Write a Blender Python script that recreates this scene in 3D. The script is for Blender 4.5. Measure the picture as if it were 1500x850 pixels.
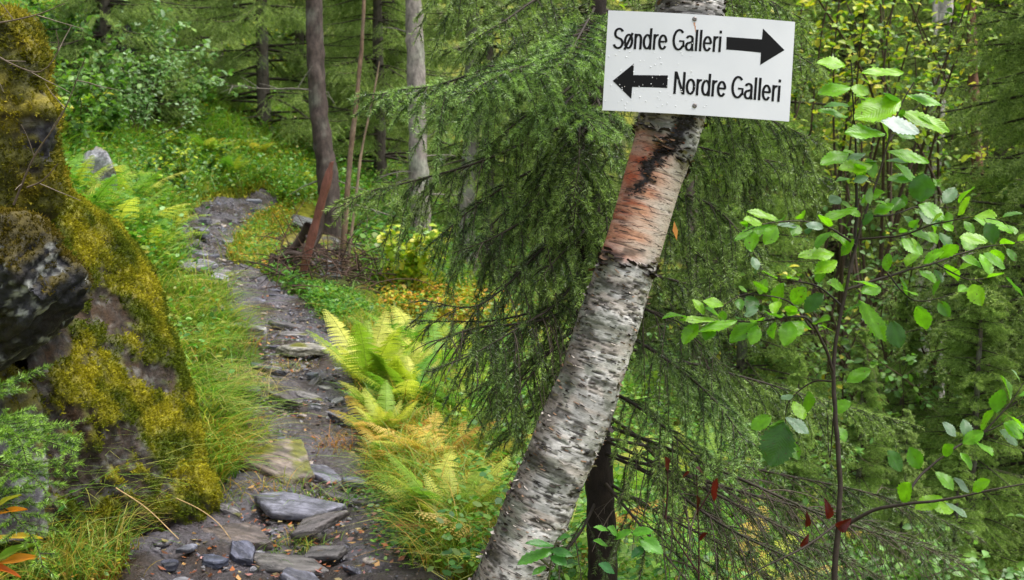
import bpy, bmesh, math
import numpy as np
from mathutils import Vector, Matrix

for o in list(bpy.data.objects):
    bpy.data.objects.remove(o)
SC = bpy.context.scene
COL = SC.collection
R = math.radians

# ------------------------------------------------------------------ camera, sky, sun, exposure
FPX = 1608.0                      # focal length in pixels of the 1500 x 850 photograph
PITCH = R(8.0)
EYE = np.array([0.0, 0.0, 1.6])
FWD = np.array([0.0, math.cos(PITCH), -math.sin(PITCH)])
UPV = np.array([0.0, math.sin(PITCH), math.cos(PITCH)])
RGT = np.array([1.0, 0.0, 0.0])
cam = bpy.data.cameras.new('camera')
cam.sensor_width = 36.0
cam.lens = 36.0 * FPX / 1500.0
cam.clip_start = 0.05
cam.clip_end = 600.0
cam.dof.use_dof = True
cam.dof.focus_distance = 2.45
cam.dof.aperture_fstop = 9.5
camo = bpy.data.objects.new('camera', cam)
COL.objects.link(camo)
camo.location = EYE
camo.rotation_euler = (R(90) - PITCH, 0, 0)
SC.camera = camo

SUN_EL, SUN_AZ = R(68), R(95)     # azimuth measured clockwise from +Y (straight ahead)
world = bpy.data.worlds.new('World')
SC.world = world
world.use_nodes = True
nt = world.node_tree
sky = nt.nodes.new('ShaderNodeTexSky')
sky.sky_type = 'NISHITA'
sky.sun_disc = False
sky.sun_elevation = SUN_EL
sky.sun_rotation = SUN_AZ
sky.dust_density = 3.0
hs = nt.nodes.new('ShaderNodeHueSaturation')      # grey overcast rather than clear blue
hs.inputs['Saturation'].default_value = 0.3
nt.links.new(sky.outputs[0], hs.inputs['Color'])
nt.links.new(hs.outputs[0], nt.nodes['Background'].inputs[0])
nt.nodes['Background'].inputs[1].default_value = 0.10
sl = bpy.data.lights.new('sun', 'SUN')
sl.energy = 1.5
sl.angle = R(40)
sl.color = (1.0, 0.96, 0.9)
so = bpy.data.objects.new('sun', sl)
COL.objects.link(so)
so.rotation_euler = (R(90) - SUN_EL, 0, math.pi - SUN_AZ)
SC.view_settings.view_transform = 'Standard'
SC.view_settings.look = 'None'
SC.view_settings.gamma = 1.0
SC.view_settings.use_curve_mapping = False
SC.view_settings.exposure = 1.6
cy = SC.cycles
cy.max_bounces = 7
cy.diffuse_bounces = 4
cy.glossy_bounces = 2
cy.transmission_bounces = 4
cy.use_denoising = True
cy.caustics_reflective = False
cy.caustics_refractive = False
cy.sample_clamp_indirect = 6.0

# ------------------------------------------------------------------ small tools
def pt(px, py, d):
    """the place at depth d metres that the photograph shows at pixel (px, py)"""
    return EYE + d * (FWD + (px - 750.0) / FPX * RGT + (425.0 - py) / FPX * UPV)


def rgb(r, g, b, k=1.0):
    f = lambda c: (c / 12.92 if c <= 0.04045 else ((c + 0.055) / 1.055) ** 2.4)
    return np.array([f(r / 255) * k, f(g / 255) * k, f(b / 255) * k])


def unit(v):
    v = np.asarray(v, float)
    return v / np.maximum(np.linalg.norm(v, axis=-1, keepdims=True), 1e-9)


def _hash(ix, iy, iz, seed):
    h = (ix.astype(np.int64) * 374761393 + iy.astype(np.int64) * 668265263 + iz.astype(np.int64) * 2147483647 + seed * 144665) & 0xFFFFFFFF
    h = ((h ^ (h >> 13)) * 1274126177) & 0xFFFFFFFF
    h = h ^ (h >> 16)
    return (h & 0xFFFFFF) / float(0xFFFFFF)


def vnoise(p, seed=0):
    i = np.floor(p)
    f = p - i
    f = f * f * (3 - 2 * f)
    x, y, z = i[:, 0], i[:, 1], i[:, 2]
    r = 0
    for dx in (0, 1):
        for dy in (0, 1):
            for dz in (0, 1):
                w = (f[:, 0] if dx else 1 - f[:, 0]) * (f[:, 1] if dy else 1 - f[:, 1]) * (f[:, 2] if dz else 1 - f[:, 2])
                r = r + w * _hash(x + dx, y + dy, z + dz, seed)
    return r


def fbm(p, octaves=4, seed=0, gain=0.5):
    """0..1 noise, mean about .5"""
    p = np.asarray(p, float)
    if p.shape[1] == 2:
        p = np.column_stack([p, np.zeros(len(p))])
    s, a, t = 0, 1.0, 0.0
    for k in range(octaves):
        s = s + a * vnoise(p * 2.0 ** k + 17.3 * k, seed + k)
        t += a
        a *= gain
    return s / t


def smooth(a, b, x):
    t = np.clip((x - a) / (b - a), 0, 1)
    return t * t * (3 - 2 * t)


class MB:
    """collects pieces of geometry for ONE mesh"""
    def __init__(self):
        self.V, self.C, self.UV = [], [], []
        self.F = []
        self.n = 0

    def add(self, V, F, col=(1, 1, 1), mi=0, uv=None):
        V = np.asarray(V, float).reshape(-1, 3)
        F = np.asarray(F, int)
        if len(V) == 0 or len(F) == 0:
            return
        c = np.asarray(col, float)
        if c.ndim == 1:
            c = np.repeat(c[None], len(V), 0)
        self.V.append(V)
        self.C.append(c)
        self.UV.append(np.zeros((len(V), 2)) if uv is None else uv)
        self.F.append((F + self.n, mi))
        self.n += len(V)

    def build(self, name, mats, parent=None, smooth_shade=True, origin=None):
        V = np.concatenate(self.V)
        if origin is not None:
            V = V - np.asarray(origin)
        me = bpy.data.meshes.new(name)
        me.vertices.add(len(V))
        me.vertices.foreach_set('co', V.astype(np.float32).ravel())
        nl = sum(f.size for f, _ in self.F)
        npoly = sum(len(f) for f, _ in self.F)
        me.loops.add(nl)
        me.polygons.add(npoly)
        me.loops.foreach_set('vertex_index', np.concatenate([f.ravel() for f, _ in self.F]).astype(np.int32))
        tot = np.concatenate([np.full(len(f), f.shape[1]) for f, _ in self.F]).astype(np.int32)
        st = np.concatenate([[0], np.cumsum(tot)[:-1]]).astype(np.int32)
        me.polygons.foreach_set('loop_start', st)
        me.polygons.foreach_set('loop_total', tot)
        me.polygons.foreach_set('material_index', np.concatenate([np.full(len(f), m) for f, m in self.F]).astype(np.int32))
        me.polygons.foreach_set('use_smooth', np.full(npoly, smooth_shade))
        a = me.attributes.new('tint', 'FLOAT_COLOR', 'POINT')
        C = np.concatenate(self.C)
        a.data.foreach_set('color', np.column_stack([C, np.ones(len(C))]).astype(np.float32).ravel())
        u = me.attributes.new('along', 'FLOAT2', 'POINT')
        u.data.foreach_set('vector', np.concatenate(self.UV).astype(np.float32).ravel())
        me.update(calc_edges=True)
        for m in (mats if isinstance(mats, (list, tuple)) else [mats]):
            me.materials.append(m)
        o = bpy.data.objects.new(name, me)
        COL.objects.link(o)
        if origin is not None and parent is None:
            o.location = origin
        if parent is not None:
            o.parent = parent
        return o


def tag(o, label=None, cat=None, group=None, kind=None):
    if label: o['label'] = label
    if cat: o['category'] = cat
    if group: o['group'] = group
    if kind: o['kind'] = kind
    return o


def empty(name, loc, label=None, cat=None, group=None):
    o = bpy.data.objects.new(name, None)
    COL.objects.link(o)
    o.location = loc
    o.empty_display_size = 0.1
    return tag(o, label, cat, group)


def dup(o, loc=None, rotz=0.0, scale=1.0, label=None, group=None):
    c = o.copy()
    COL.objects.link(c)
    if loc is not None:
        c.location = loc
    c.rotation_euler = (0, 0, rotz)
    c.scale = (scale,) * 3
    if label: c['label'] = label
    if group: c['group'] = group
    for ch in list(o.children):
        k = ch.copy()
        COL.objects.link(k)
        k.parent = c
    return c


def spline(P, step):
    """Catmull-Rom through P (n, k), resampled about every `step` metres of the first three columns"""
    P = np.asarray(P, float)
    Q = np.vstack([2 * P[0] - P[1], P, 2 * P[-1] - P[-2]])
    out = []
    for i in range(1, len(Q) - 2):
        L = np.linalg.norm(Q[i + 1][:3] - Q[i][:3])
        n = max(2, int(L / step))
        t = np.linspace(0, 1, n, endpoint=False)[:, None]
        a, b, c, d = Q[i - 1], Q[i], Q[i + 1], Q[i + 2]
        out.append(0.5 * (2 * b + (c - a) * t + (2 * a - 5 * b + 4 * c - d) * t ** 2 + (3 * b - a - 3 * c + d) * t ** 3))
    out.append(P[-1][None])
    return np.concatenate(out)


def tube(P, rad, sides=6):
    P = np.asarray(P, float)
    n = len(P)
    rad = np.broadcast_to(np.asarray(rad, float), (n,))
    T = unit(np.gradient(P, axis=0))
    ref = np.array([0, 0, 1.0]) if abs(T[0][2]) < 0.9 else np.array([1.0, 0, 0])
    N = np.zeros((n, 3))
    v = unit(np.cross(T[0], ref))
    for i in range(n):
        v = v - T[i] * np.dot(v, T[i])
        v = v / max(np.linalg.norm(v), 1e-9)
        N[i] = v
    B = np.cross(T, N)
    a = np.arange(sides) * 2 * math.pi / sides
    V = P[:, None] + rad[:, None, None] * (np.cos(a)[None, :, None] * N[:, None] + np.sin(a)[None, :, None] * B[:, None])
    i = np.arange(n - 1)[:, None] * sides
    j = np.arange(sides)[None]
    k = (j + 1) % sides
    F = np.stack([i + j, i + k, i + sides + k, i + sides + j], -1).reshape(-1, 4)
    return V.reshape(-1, 3), F


def add_tube(mb, P, rad, sides=6, col=(1, 1, 1), mi=0):
    V, F = tube(P, rad, sides)
    n = len(V) // sides
    mb.add(V, F, col, mi)
    mb.add(V[-sides:], np.arange(sides)[None], col if np.ndim(col) == 1 else col[-sides:], mi)


# ------------------------------------------------------------------ materials
def new_mat(name):
    m = bpy.data.materials.new(name)
    m.use_nodes = True
    t = m.node_tree
    t.nodes.clear()
    return m, t, (lambda k, **kw: _node(t, k, kw)), t.links.new


def _node(t, kind, kw):
    n = t.nodes.new(kind)
    for k, v in kw.items():
        if k.startswith('i_'):
            key = k[2:]
            n.inputs[int(key) if key.isdigit() else key.replace('_', ' ')].default_value = v
        else:
            setattr(n, k, v)
    return n


def ramp(N, stops, interp='LINEAR'):
    n = N('ShaderNodeValToRGB')
    n.color_ramp.interpolation = interp
    e = n.color_ramp.elements
    while len(e) < len(stops):
        e.new(0.5)
    for q, (p, c) in zip(e, stops):
        q.position = p
        q.color = (c, c, c, 1) if np.isscalar(c) else (*c, 1)
    return n


def leaf_mat(name, rough=0.4, transl=0.4, spec=0.5, var=0.25, scale=40.0, tcol=(1.15, 1.25, 0.6)):
    """tinted by the mesh's own 'tint'; thin leaves let light through"""
    m, t, N, L = new_mat(name)
    at = N('ShaderNodeAttribute', attribute_name='tint')
    geo = N('ShaderNodeNewGeometry')
    no = N('ShaderNodeTexNoise', i_Scale=scale, i_Detail=3.0)
    L(geo.outputs['Position'], no.inputs['Vector'])
    rp = ramp(N, [(0.25, 1 - var), (0.75, 1 + var)])
    L(no.outputs['Fac'], rp.inputs[0])
    mx = N('ShaderNodeMix', data_type='RGBA', blend_type='MULTIPLY')
    mx.inputs[0].default_value = 1.0
    L(at.outputs['Color'], mx.inputs[6])
    L(rp.outputs[0], mx.inputs[7])
    p = N('ShaderNodeBsdfPrincipled', i_Roughness=rough)
    p.inputs['Specular IOR Level'].default_value = spec
    L(mx.outputs[2], p.inputs['Base Color'])
    out = N('ShaderNodeOutputMaterial')
    if transl > 0:
        m2 = N('ShaderNodeMix', data_type='RGBA', blend_type='MULTIPLY')
        m2.inputs[0].default_value = 1.0
        L(mx.outputs[2], m2.inputs[6])
        m2.inputs[7].default_value = (*tcol, 1)
        tr = N('ShaderNodeBsdfTranslucent')
        L(m2.outputs[2], tr.inputs['Color'])
        ms = N('ShaderNodeMixShader', i_0=transl)
        L(p.outputs[0], ms.inputs[1])
        L(tr.outputs[0], ms.inputs[2])
        L(ms.outputs[0], out.inputs[0])
    else:
        L(p.outputs[0], out.inputs[0])
    return m


def tint_mat(name, rough=0.8, spec=0.3, stretch=(1, 1, 1), scale=20.0, var=0.4, bump=0.3, bdist=0.004, attr_uv=False, rvar=0.0):
    """opaque, tinted by 'tint', broken up by noise (bark, soil, stone, wood)"""
    m, t, N, L = new_mat(name)
    at = N('ShaderNodeAttribute', attribute_name='tint')
    tc = N('ShaderNodeTexCoord')
    mp = N('ShaderNodeMapping')
    mp.inputs['Scale'].default_value = stretch
    if attr_uv:
        ua = N('ShaderNodeAttribute', attribute_name='along')
        L(ua.outputs['Vector'], mp.inputs['Vector'])
    else:
        L(tc.outputs['Object'], mp.inputs['Vector'])
    no = N('ShaderNodeTexNoise', i_Scale=scale, i_Detail=8.0, i_Roughness=0.65)
    L(mp.outputs[0], no.inputs['Vector'])
    rp = ramp(N, [(0.3, 1 - var), (0.7, 1 + var)])
    L(no.outputs['Fac'], rp.inputs[0])
    mx = N('ShaderNodeMix', data_type='RGBA', blend_type='MULTIPLY')
    mx.inputs[0].default_value = 1.0
    L(at.outputs['Color'], mx.inputs[6])
    L(rp.outputs[0], mx.inputs[7])
    p = N('ShaderNodeBsdfPrincipled', i_Roughness=rough)
    p.inputs['Specular IOR Level'].default_value = spec
    L(mx.outputs[2], p.inputs['Base Color'])
    if rvar:
        n2 = N('ShaderNodeTexNoise', i_Scale=scale * 0.35, i_Detail=4.0)
        L(mp.outputs[0], n2.inputs['Vector'])
        r2 = ramp(N, [(0.35, max(0.05, rough - rvar)), (0.65, min(1, rough + rvar))])
        L(n2.outputs['Fac'], r2.inputs[0])
        L(r2.outputs[0], p.inputs['Roughness'])
    b = N('ShaderNodeBump', i_Strength=bump, i_Distance=bdist)
    L(no.outputs['Fac'], b.inputs['Height'])
    L(b.outputs[0], p.inputs['Normal'])
    out = N('ShaderNodeOutputMaterial')
    L(p.outputs[0], out.inputs[0])
    return m


M = {}
M['needle'] = leaf_mat('spruce_needle', rough=0.32, transl=0.25, spec=0.6, var=0.15, scale=8.0)
M['needle_far'] = leaf_mat('spruce_needle_far', rough=0.5, transl=0.42, spec=0.4, var=0.25, scale=3.0)
M['leaf'] = leaf_mat('broad_leaf', rough=0.28, transl=0.5, spec=0.6, var=0.2, scale=90.0)
_t = M['leaf'].node_tree                       # side veins pressed into the alder leaves
_ua = _t.nodes.new('ShaderNodeAttribute'); _ua.attribute_name = 'along'
_sx = _t.nodes.new('ShaderNodeSeparateXYZ'); _t.links.new(_ua.outputs['Vector'], _sx.inputs[0])
_ab = _node(_t, 'ShaderNodeMath', dict(operation='ABSOLUTE')); _t.links.new(_sx.outputs[1], _ab.inputs[0])
_m1 = _node(_t, 'ShaderNodeMath', dict(operation='MULTIPLY_ADD', i_1=-0.22)); _t.links.new(_ab.outputs[0], _m1.inputs[0]); _t.links.new(_sx.outputs[0], _m1.inputs[2])
_m2 = _node(_t, 'ShaderNodeMath', dict(operation='MULTIPLY', i_1=50.0)); _t.links.new(_m1.outputs[0], _m2.inputs[0])
_m3 = _node(_t, 'ShaderNodeMath', dict(operation='SINE')); _t.links.new(_m2.outputs[0], _m3.inputs[0])
_m4 = _node(_t, 'ShaderNodeMath', dict(operation='POWER', i_1=4.0)); _m3b = _node(_t, 'ShaderNodeMath', dict(operation='ABSOLUTE')); _t.links.new(_m3.outputs[0], _m3b.inputs[0]); _t.links.new(_m3b.outputs[0], _m4.inputs[0])
_bp = _node(_t, 'ShaderNodeBump', dict(i_Strength=0.22, i_Distance=0.001)); _t.links.new(_m4.outputs[0], _bp.inputs['Height'])
# brown specks and eaten edges
_sn = _node(_t, 'ShaderNodeTexNoise', dict(i_Scale=150.0, i_Detail=3.0)); _gm = _t.nodes.new('ShaderNodeNewGeometry'); _t.links.new(_gm.outputs['Position'], _sn.inputs['Vector'])
_sr = _node(_t, 'ShaderNodeMapRange', dict(i_1=.66, i_2=.70, i_3=0.0, i_4=.8)); _t.links.new(_sn.outputs['Fac'], _sr.inputs[0])
for _q in list(_t.nodes):
    if _q.type in ('BSDF_PRINCIPLED', 'BSDF_TRANSLUCENT'):
        _cs = _q.inputs['Base Color' if _q.type == 'BSDF_PRINCIPLED' else 'Color']
        _mx = _node(_t, 'ShaderNodeMix', dict(data_type='RGBA')); _t.links.new(_sr.outputs[0], _mx.inputs[0]); _t.links.new(_cs.links[0].from_socket, _mx.inputs[6])
        _mx.inputs[7].default_value = (.10, .05, .015, 1)
        _t.links.new(_mx.outputs[2], _cs)
for _q in _t.nodes:
    if _q.type in ('BSDF_PRINCIPLED', 'BSDF_TRANSLUCENT'):
        _t.links.new(_bp.outputs[0], _q.inputs['Normal'])
M['shrub'] = leaf_mat('shrub_leaf', rough=0.4, transl=0.4, spec=0.5, var=0.2, scale=30.0)
M['fern'] = leaf_mat('fern_frond', rough=0.5, transl=0.45, spec=0.3, var=0.15, scale=25.0)
M['grass'] = leaf_mat('grass_blade', rough=0.4, transl=0.4, spec=0.45, var=0.15, scale=12.0)
M['moss'] = leaf_mat('moss_tuft', rough=0.8, transl=0.25, spec=0.15, var=0.3, scale=60.0)
M['litter'] = leaf_mat('fallen_leaf', rough=0.35, transl=0.15, spec=0.5, var=0.2, scale=60.0)
M['twig'] = tint_mat('twig_bark', rough=0.75, scale=60.0, var=0.4, bump=0.3)
M['bark'] = tint_mat('spruce_bark', rough=0.85, scale=30.0, stretch=(1, 1, 0.5), var=0.55, bump=0.8, bdist=0.01)
M['stone'] = tint_mat('wet_slate', rough=0.36, spec=0.55, scale=26.0, stretch=(.6, 2.2, 3), var=0.6, bump=1.0, bdist=0.009, rvar=0.2)
M['rock'] = tint_mat('mossy_rock', rough=0.6, spec=0.35, scale=34.0, var=0.65, bump=1.0, bdist=0.012, rvar=0.25)
M['soil'] = tint_mat('ground_soil', rough=0.9, spec=0.2, scale=14.0, var=0.5, bump=0.7, bdist=0.02)
M['path'] = tint_mat('path_dirt', rough=0.36, spec=0.5, scale=60.0, var=0.7, bump=1.0, bdist=0.012, rvar=0.25)
M['wood'] = tint_mat('weathered_wood', rough=0.6, spec=0.4, scale=30.0, stretch=(6, 6, 0.6), var=0.4, bump=0.5)

# ------------------------------------------------------------------ terrain
ctrl_px = [
    # the path, from the camera's feet up the slope
    (420, 850, 3.5), (440, 700, 4.4), (450, 560, 5.5), (445, 500, 6.2), (370, 430, 7.2), (300, 385, 8.5), (340, 310, 10.6), (390, 290, 11.8),
    # bank on the left
    (290, 580, 5.0), (280, 500, 6.0), (230, 760, 3.7), (80, 800, 3.3), (0, 850, 3.0), (190, 330, 8.0), (110, 230, 9.5), (230, 250, 11.0),
    (200, 110, 14.0), (60, 90, 13.0), (350, 160, 18.0), (450, 205, 16.0), (300, 50, 24.0), (480, 110, 26.0),
    # right of the path, falling away to the right
    (560, 620, 5.0), (600, 760, 4.0), (650, 855, 3.4), (560, 460, 7.0), (520, 400, 8.2), (610, 400, 9.6), (700, 440, 9.0), (640, 560, 5.8),
    (740, 640, 5.2), (820, 660, 5.6), (1000, 830, 5.0), (1200, 850, 6.0), (1400, 780, 9.0), (1100, 620, 13.0), (1300, 520, 22.0),
    (900, 430, 17.0), (700, 300, 22.0), (1000, 260, 40.0), (1250, 150, 50.0), (1450, 150, 50.0), (700, 120, 45.0),
]
ctrl_xyz = [(0, 0, -0.05), (0.9, 0, -0.2), (-1.2, 0, 0.2), (0, 2, -0.02), (1.3, 2, -0.35), (-1.6, 2, 0.35), (-3.5, 2, 1.6), (-3, 4, 1.6), (-5, 6, 2.6), (-8, 0, 4),
            (5, 1, -1.8), (0, -12, -1.0), (12, 0, -3.5), (10, 12, -2.6), (-20, 8, 8.5), (-22, 30, 10.5), (-40, 60, 17), (0, 80, 13), (35, 75, 12), (60, 50, 8), (40, 10, -4), (-30, -20, 7), (30, -20, -5),
            (-10, 14, 4.6)]
K = np.array([pt(*c) for c in ctrl_px] + [np.array(c, float) for c in ctrl_xyz])
_kx = K[:, :2]


def _U(r2):
    return 0.5 * r2 * np.log(r2 + 1e-9)


_n = len(K)
_A = np.zeros((_n + 3, _n + 3))
_A[:_n, :_n] = _U(((_kx[:, None] - _kx[None]) ** 2).sum(-1)) + np.eye(_n) * 0.05
_A[:_n, _n] = 1
_A[:_n, _n + 1:] = _kx
_A[_n:, :_n] = _A[:_n, _n:].T
_w = np.linalg.solve(_A, np.concatenate([K[:, 2], np.zeros(3)]))


def hgt(xy):
    xy = np.asarray(xy, float).reshape(-1, 2)
    out = np.empty(len(xy))
    for s in range(0, len(xy), 20000):
        q = xy[s:s + 20000]
        out[s:s + 20000] = _U(((q[:, None] - _kx[None]) ** 2).sum(-1)) @ _w[:_n] + _w[_n] + q @ _w[_n + 1:]
    r = np.hypot(xy[:, 0], xy[:, 1])
    out += (fbm(xy * 1.3, 3, 5) - 0.5) * 0.10 * np.clip(r / 6, 0.4, 3) + (fbm(xy * 5, 2, 9) - 0.5) * 0.04
    return out


def h1(x, y):
    return float(hgt([[x, y]])[0])


def ground_at(px, py, dmin=2.4, dmax=70.0):
    """first meeting of the view through each pixel with the terrain: (points, depths, hit)"""
    px, py = np.atleast_1d(np.asarray(px, float)), np.atleast_1d(np.asarray(py, float))
    dirs = FWD[None] + ((px - 750) / FPX)[:, None] * RGT + ((425 - py) / FPX)[:, None] * UPV
    d = np.full(len(px), dmin)
    res = np.full(len(px), np.nan)
    step = 1.035
    prev = d.copy()
    live = np.ones(len(px), bool)
    while live.any() and d[live][0] < dmax:
        idx = np.where(live)[0]
        P = EYE + dirs[idx] * d[idx][:, None]
        under = P[:, 2] < hgt(P[:, :2])
        hit = idx[under]
        res[hit] = d[hit]
        live[hit] = False
        prev[idx] = d[idx]
        d[idx] *= step
    ok = ~np.isnan(res)
    lo, hi = res / step, res.copy()
    for _ in range(6):
        mid = 0.5 * (lo + hi)
        P = EYE + dirs * np.nan_to_num(mid, nan=1.0)[:, None]
        u = P[:, 2] < hgt(P[:, :2])
        hi = np.where(u, mid, hi)
        lo = np.where(u, lo, mid)
    P = EYE + dirs * np.nan_to_num(hi, nan=1.0)[:, None]
    P[:, 2] = hgt(P[:, :2])
    return P, hi, ok


def gp(px, py, **k):
    P, d, ok = ground_at([px], [py], **k)
    return P[0], float(d[0]) if ok[0] else 40.0


# path centre line and half width in metres
path_px = [(420, 850, 3.5, .52), (440, 700, 4.4, .33), (452, 560, 5.5, .27), (445, 505, 6.2, .26), (372, 432, 7.2, .27), (296, 385, 8.5, .22), (330, 322, 10.3, .22), (376, 296, 11.6, .17), (396, 290, 12.0, .10)]
PC = np.array([[*pt(a, b, c)[:2], 0, w] for a, b, c, w in path_px])
PC = np.vstack([[-0.25, 0.6, 0, .5], [-0.5, 2.2, 0, .5], PC])
PCs = spline(PC, 0.08)


def path_dist(xy):
    """distance from the path's centre line, in half widths"""
    out = np.empty(len(xy))
    for s in range(0, len(xy), 20000):
        q = np.asarray(xy[s:s + 20000])
        D = np.sqrt(((q[:, None] - PCs[None, :, :2]) ** 2).sum(-1)) / PCs[None, :, 3]
        out[s:s + 20000] = D.min(1)
    return out


def warp(n, near, far, k):
    t = np.linspace(-1, 1, n)
    return np.sinh(t * k) / math.sinh(k) * far + near


gx = warp(330, -0.3, 75, 5.6)
gy = warp(430, 4.5, 95, 5.2)
GX, GY = np.meshgrid(gx, gy)
gxy = np.column_stack([GX.ravel(), GY.ravel()])
gz = hgt(gxy)
pdist = path_dist(gxy)
gz = gz - 0.035 * (1 - smooth(0.75, 1.1, pdist))
n1 = fbm(gxy * 0.9, 4, 21)[:, None]
n2 = fbm(gxy * 3.1, 4, 33)[:, None]
gc = rgb(58, 52, 36) * (1 - n1) + rgb(70, 84, 30) * n1
gc = gc * (0.6 + 0.8 * n2)
mossy = smooth(0.5, 0.62, fbm(gxy * 1.7, 3, 55))[:, None]
gc = gc * (1 - mossy) + rgb(112, 112, 30) * mossy
mb = MB()
ii = np.arange(429)[:, None] * 330
jj = np.arange(329)[None]
F = np.stack([ii + jj, ii + jj + 1, ii + 331 + jj, ii + 330 + jj], -1).reshape(-1, 4)
mb.add(np.column_stack([gxy, gz]), F, gc)
tag(mb.build('ground', M['soil']), kind='structure')

# the footpath: its own sheet of wet gritty dirt, sunk at both edges
nn = np.gradient(PCs[:, :2], axis=0)
nn = unit(np.column_stack([nn[:, 1], -nn[:, 0]]))
PD = spline(PC, 0.02)
nn = np.gradient(PD[:, :2], axis=0)
nn = unit(np.column_stack([nn[:, 1], -nn[:, 0]]))
W = 46
sv = np.linspace(-1.18, 1.18, W)
edge = 1 + 0.35 * (fbm(np.column_stack([PD[:, :2] * 3.0, np.zeros(len(PD))]), 3, 3) - 0.5)[:, None]
XY = PD[:, None, :2] + nn[:, None] * (sv[None, :, None] * PD[:, 3][:, None, None] * edge[..., None])
xy = XY.reshape(-1, 2)
svf = np.tile(sv, len(PD))
z = hgt(xy) + 0.008 - 0.07 * smooth(0.82, 1.18, np.abs(svf)) + (fbm(xy * 9, 4, 71) - 0.5) * 0.09 + (fbm(xy * 45, 2, 72) - 0.5) * 0.02
c1 = fbm(xy * 6, 4, 81)[:, None]
c1 = smooth(.3, .7, c1)
pc = rgb(80, 76, 82) * c1 + rgb(46, 34, 27) * (1 - c1)
pc = pc * (0.75 + 0.5 * fbm(xy * 30, 2, 82)[:, None])
mb = MB()
ii = np.arange(len(PD) - 1)[:, None] * W
jj = np.arange(W - 1)[None]
F = np.stack([ii + jj, ii + jj + 1, ii + W + 1 + jj, ii + W + jj], -1).reshape(-1, 4)
mb.add(np.column_stack([xy, z]), F, pc)
tag(mb.build('footpath', M['path']), kind='structure')

# ------------------------------------------------------------------ rocks
def blob(points, voxel, noise_amp, noise_scale, seed, strata=None, sm=2):
    """a rock: convex hull of the points, evenly re-meshed, then roughened along its normals; strata = (direction, period, depth)"""
    bm = bmesh.new()
    for p in points:
        bm.verts.new(p)
    bmesh.ops.convex_hull(bm, input=bm.verts)
    bmesh.ops.delete(bm, geom=[v for v in bm.verts if not v.link_faces], context='VERTS')
    me = bpy.data.meshes.new('tmp')
    bm.to_mesh(me)
    bm.free()
    o = bpy.data.objects.new('tmp', me)
    COL.objects.link(o)
    r = o.modifiers.new('r', 'REMESH')
    r.mode = 'VOXEL'
    r.voxel_size = voxel
    s = o.modifiers.new('s', 'SMOOTH')
    s.iterations = sm
    dg = bpy.context.evaluated_depsgraph_get()
    e = o.evaluated_get(dg).to_mesh()
    n = len(e.vertices)
    V = np.empty(n * 3)
    e.vertices.foreach_get('co', V)
    Nn = np.empty(n * 3)
    e.vertices.foreach_get('normal', Nn)
    V, Nn = V.reshape(-1, 3), Nn.reshape(-1, 3)
    F = np.array([list(p.vertices) for p in e.polygons if len(p.vertices) == 4])
    o.evaluated_get(dg).to_mesh_clear()
    bpy.data.objects.remove(o)
    bpy.data.meshes.remove(me)
    h = (fbm(V * noise_scale, 5, seed, 0.55) - 0.5) * 2 * noise_amp
    h += -np.abs(fbm(V * noise_scale * 0.6 + 9, 3, seed + 40) - 0.5) * noise_amp * 1.6
    h += -np.abs(fbm(V * noise_scale * 2.5 + 3, 3, seed + 41) - 0.5) * noise_amp * 1.1
    if strata:
        dr, per, dep = strata
        q = V @ unit(dr) / per + 1.5 * fbm(V * noise_scale * 0.5, 3, seed + 7)
        fr = q - np.floor(q)
        h += dep * (_hash(np.floor(q), np.zeros_like(q), np.zeros_like(q), seed) - 0.5) * 2
        h += -dep * 0.9 * np.exp(-((fr - 0.5) / 0.08) ** 2)
    V = V + Nn * h[:, None]
    return V, F, Nn


def vnormals(V, F):
    n = np.cross(V[F[:, 2]] - V[F[:, 0]], V[F[:, 3]] - V[F[:, 1]])
    out = np.zeros_like(V)
    for k in range(4):
        np.add.at(out, F[:, k], n)
    return unit(out)


def moss_tufts(mb, P, Nn, size, cols, rng, per=6):
    """little tufts of leafy moss: `per` slim triangles at each point, leaning out of the surface"""
    n = len(P)
    for k in range(per):
        d = unit(Nn * 0.9 + rng.normal(0, 0.55, (n, 3)) + [0, 0, 0.25])
        s = unit(np.cross(d, rng.normal(0, 1, (n, 3))))
        L = size * rng.uniform(0.6, 1.4, n)[:, None]
        b = P + rng.normal(0, size * 0.45, (n, 3)) - Nn * size * 0.2
        w = L * 0.28
        V = np.stack([b - s * w, b + s * w, b + d * L], 1).reshape(-1, 3)
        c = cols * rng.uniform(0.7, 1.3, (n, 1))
        c = np.stack([c * 0.6, c * 0.6, c * 1.35], 1).reshape(-1, 3)  # old growth is dark at the base; tint also paints shade for depth
        mb.add(V, np.arange(n * 3).reshape(-1, 3), c)


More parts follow.
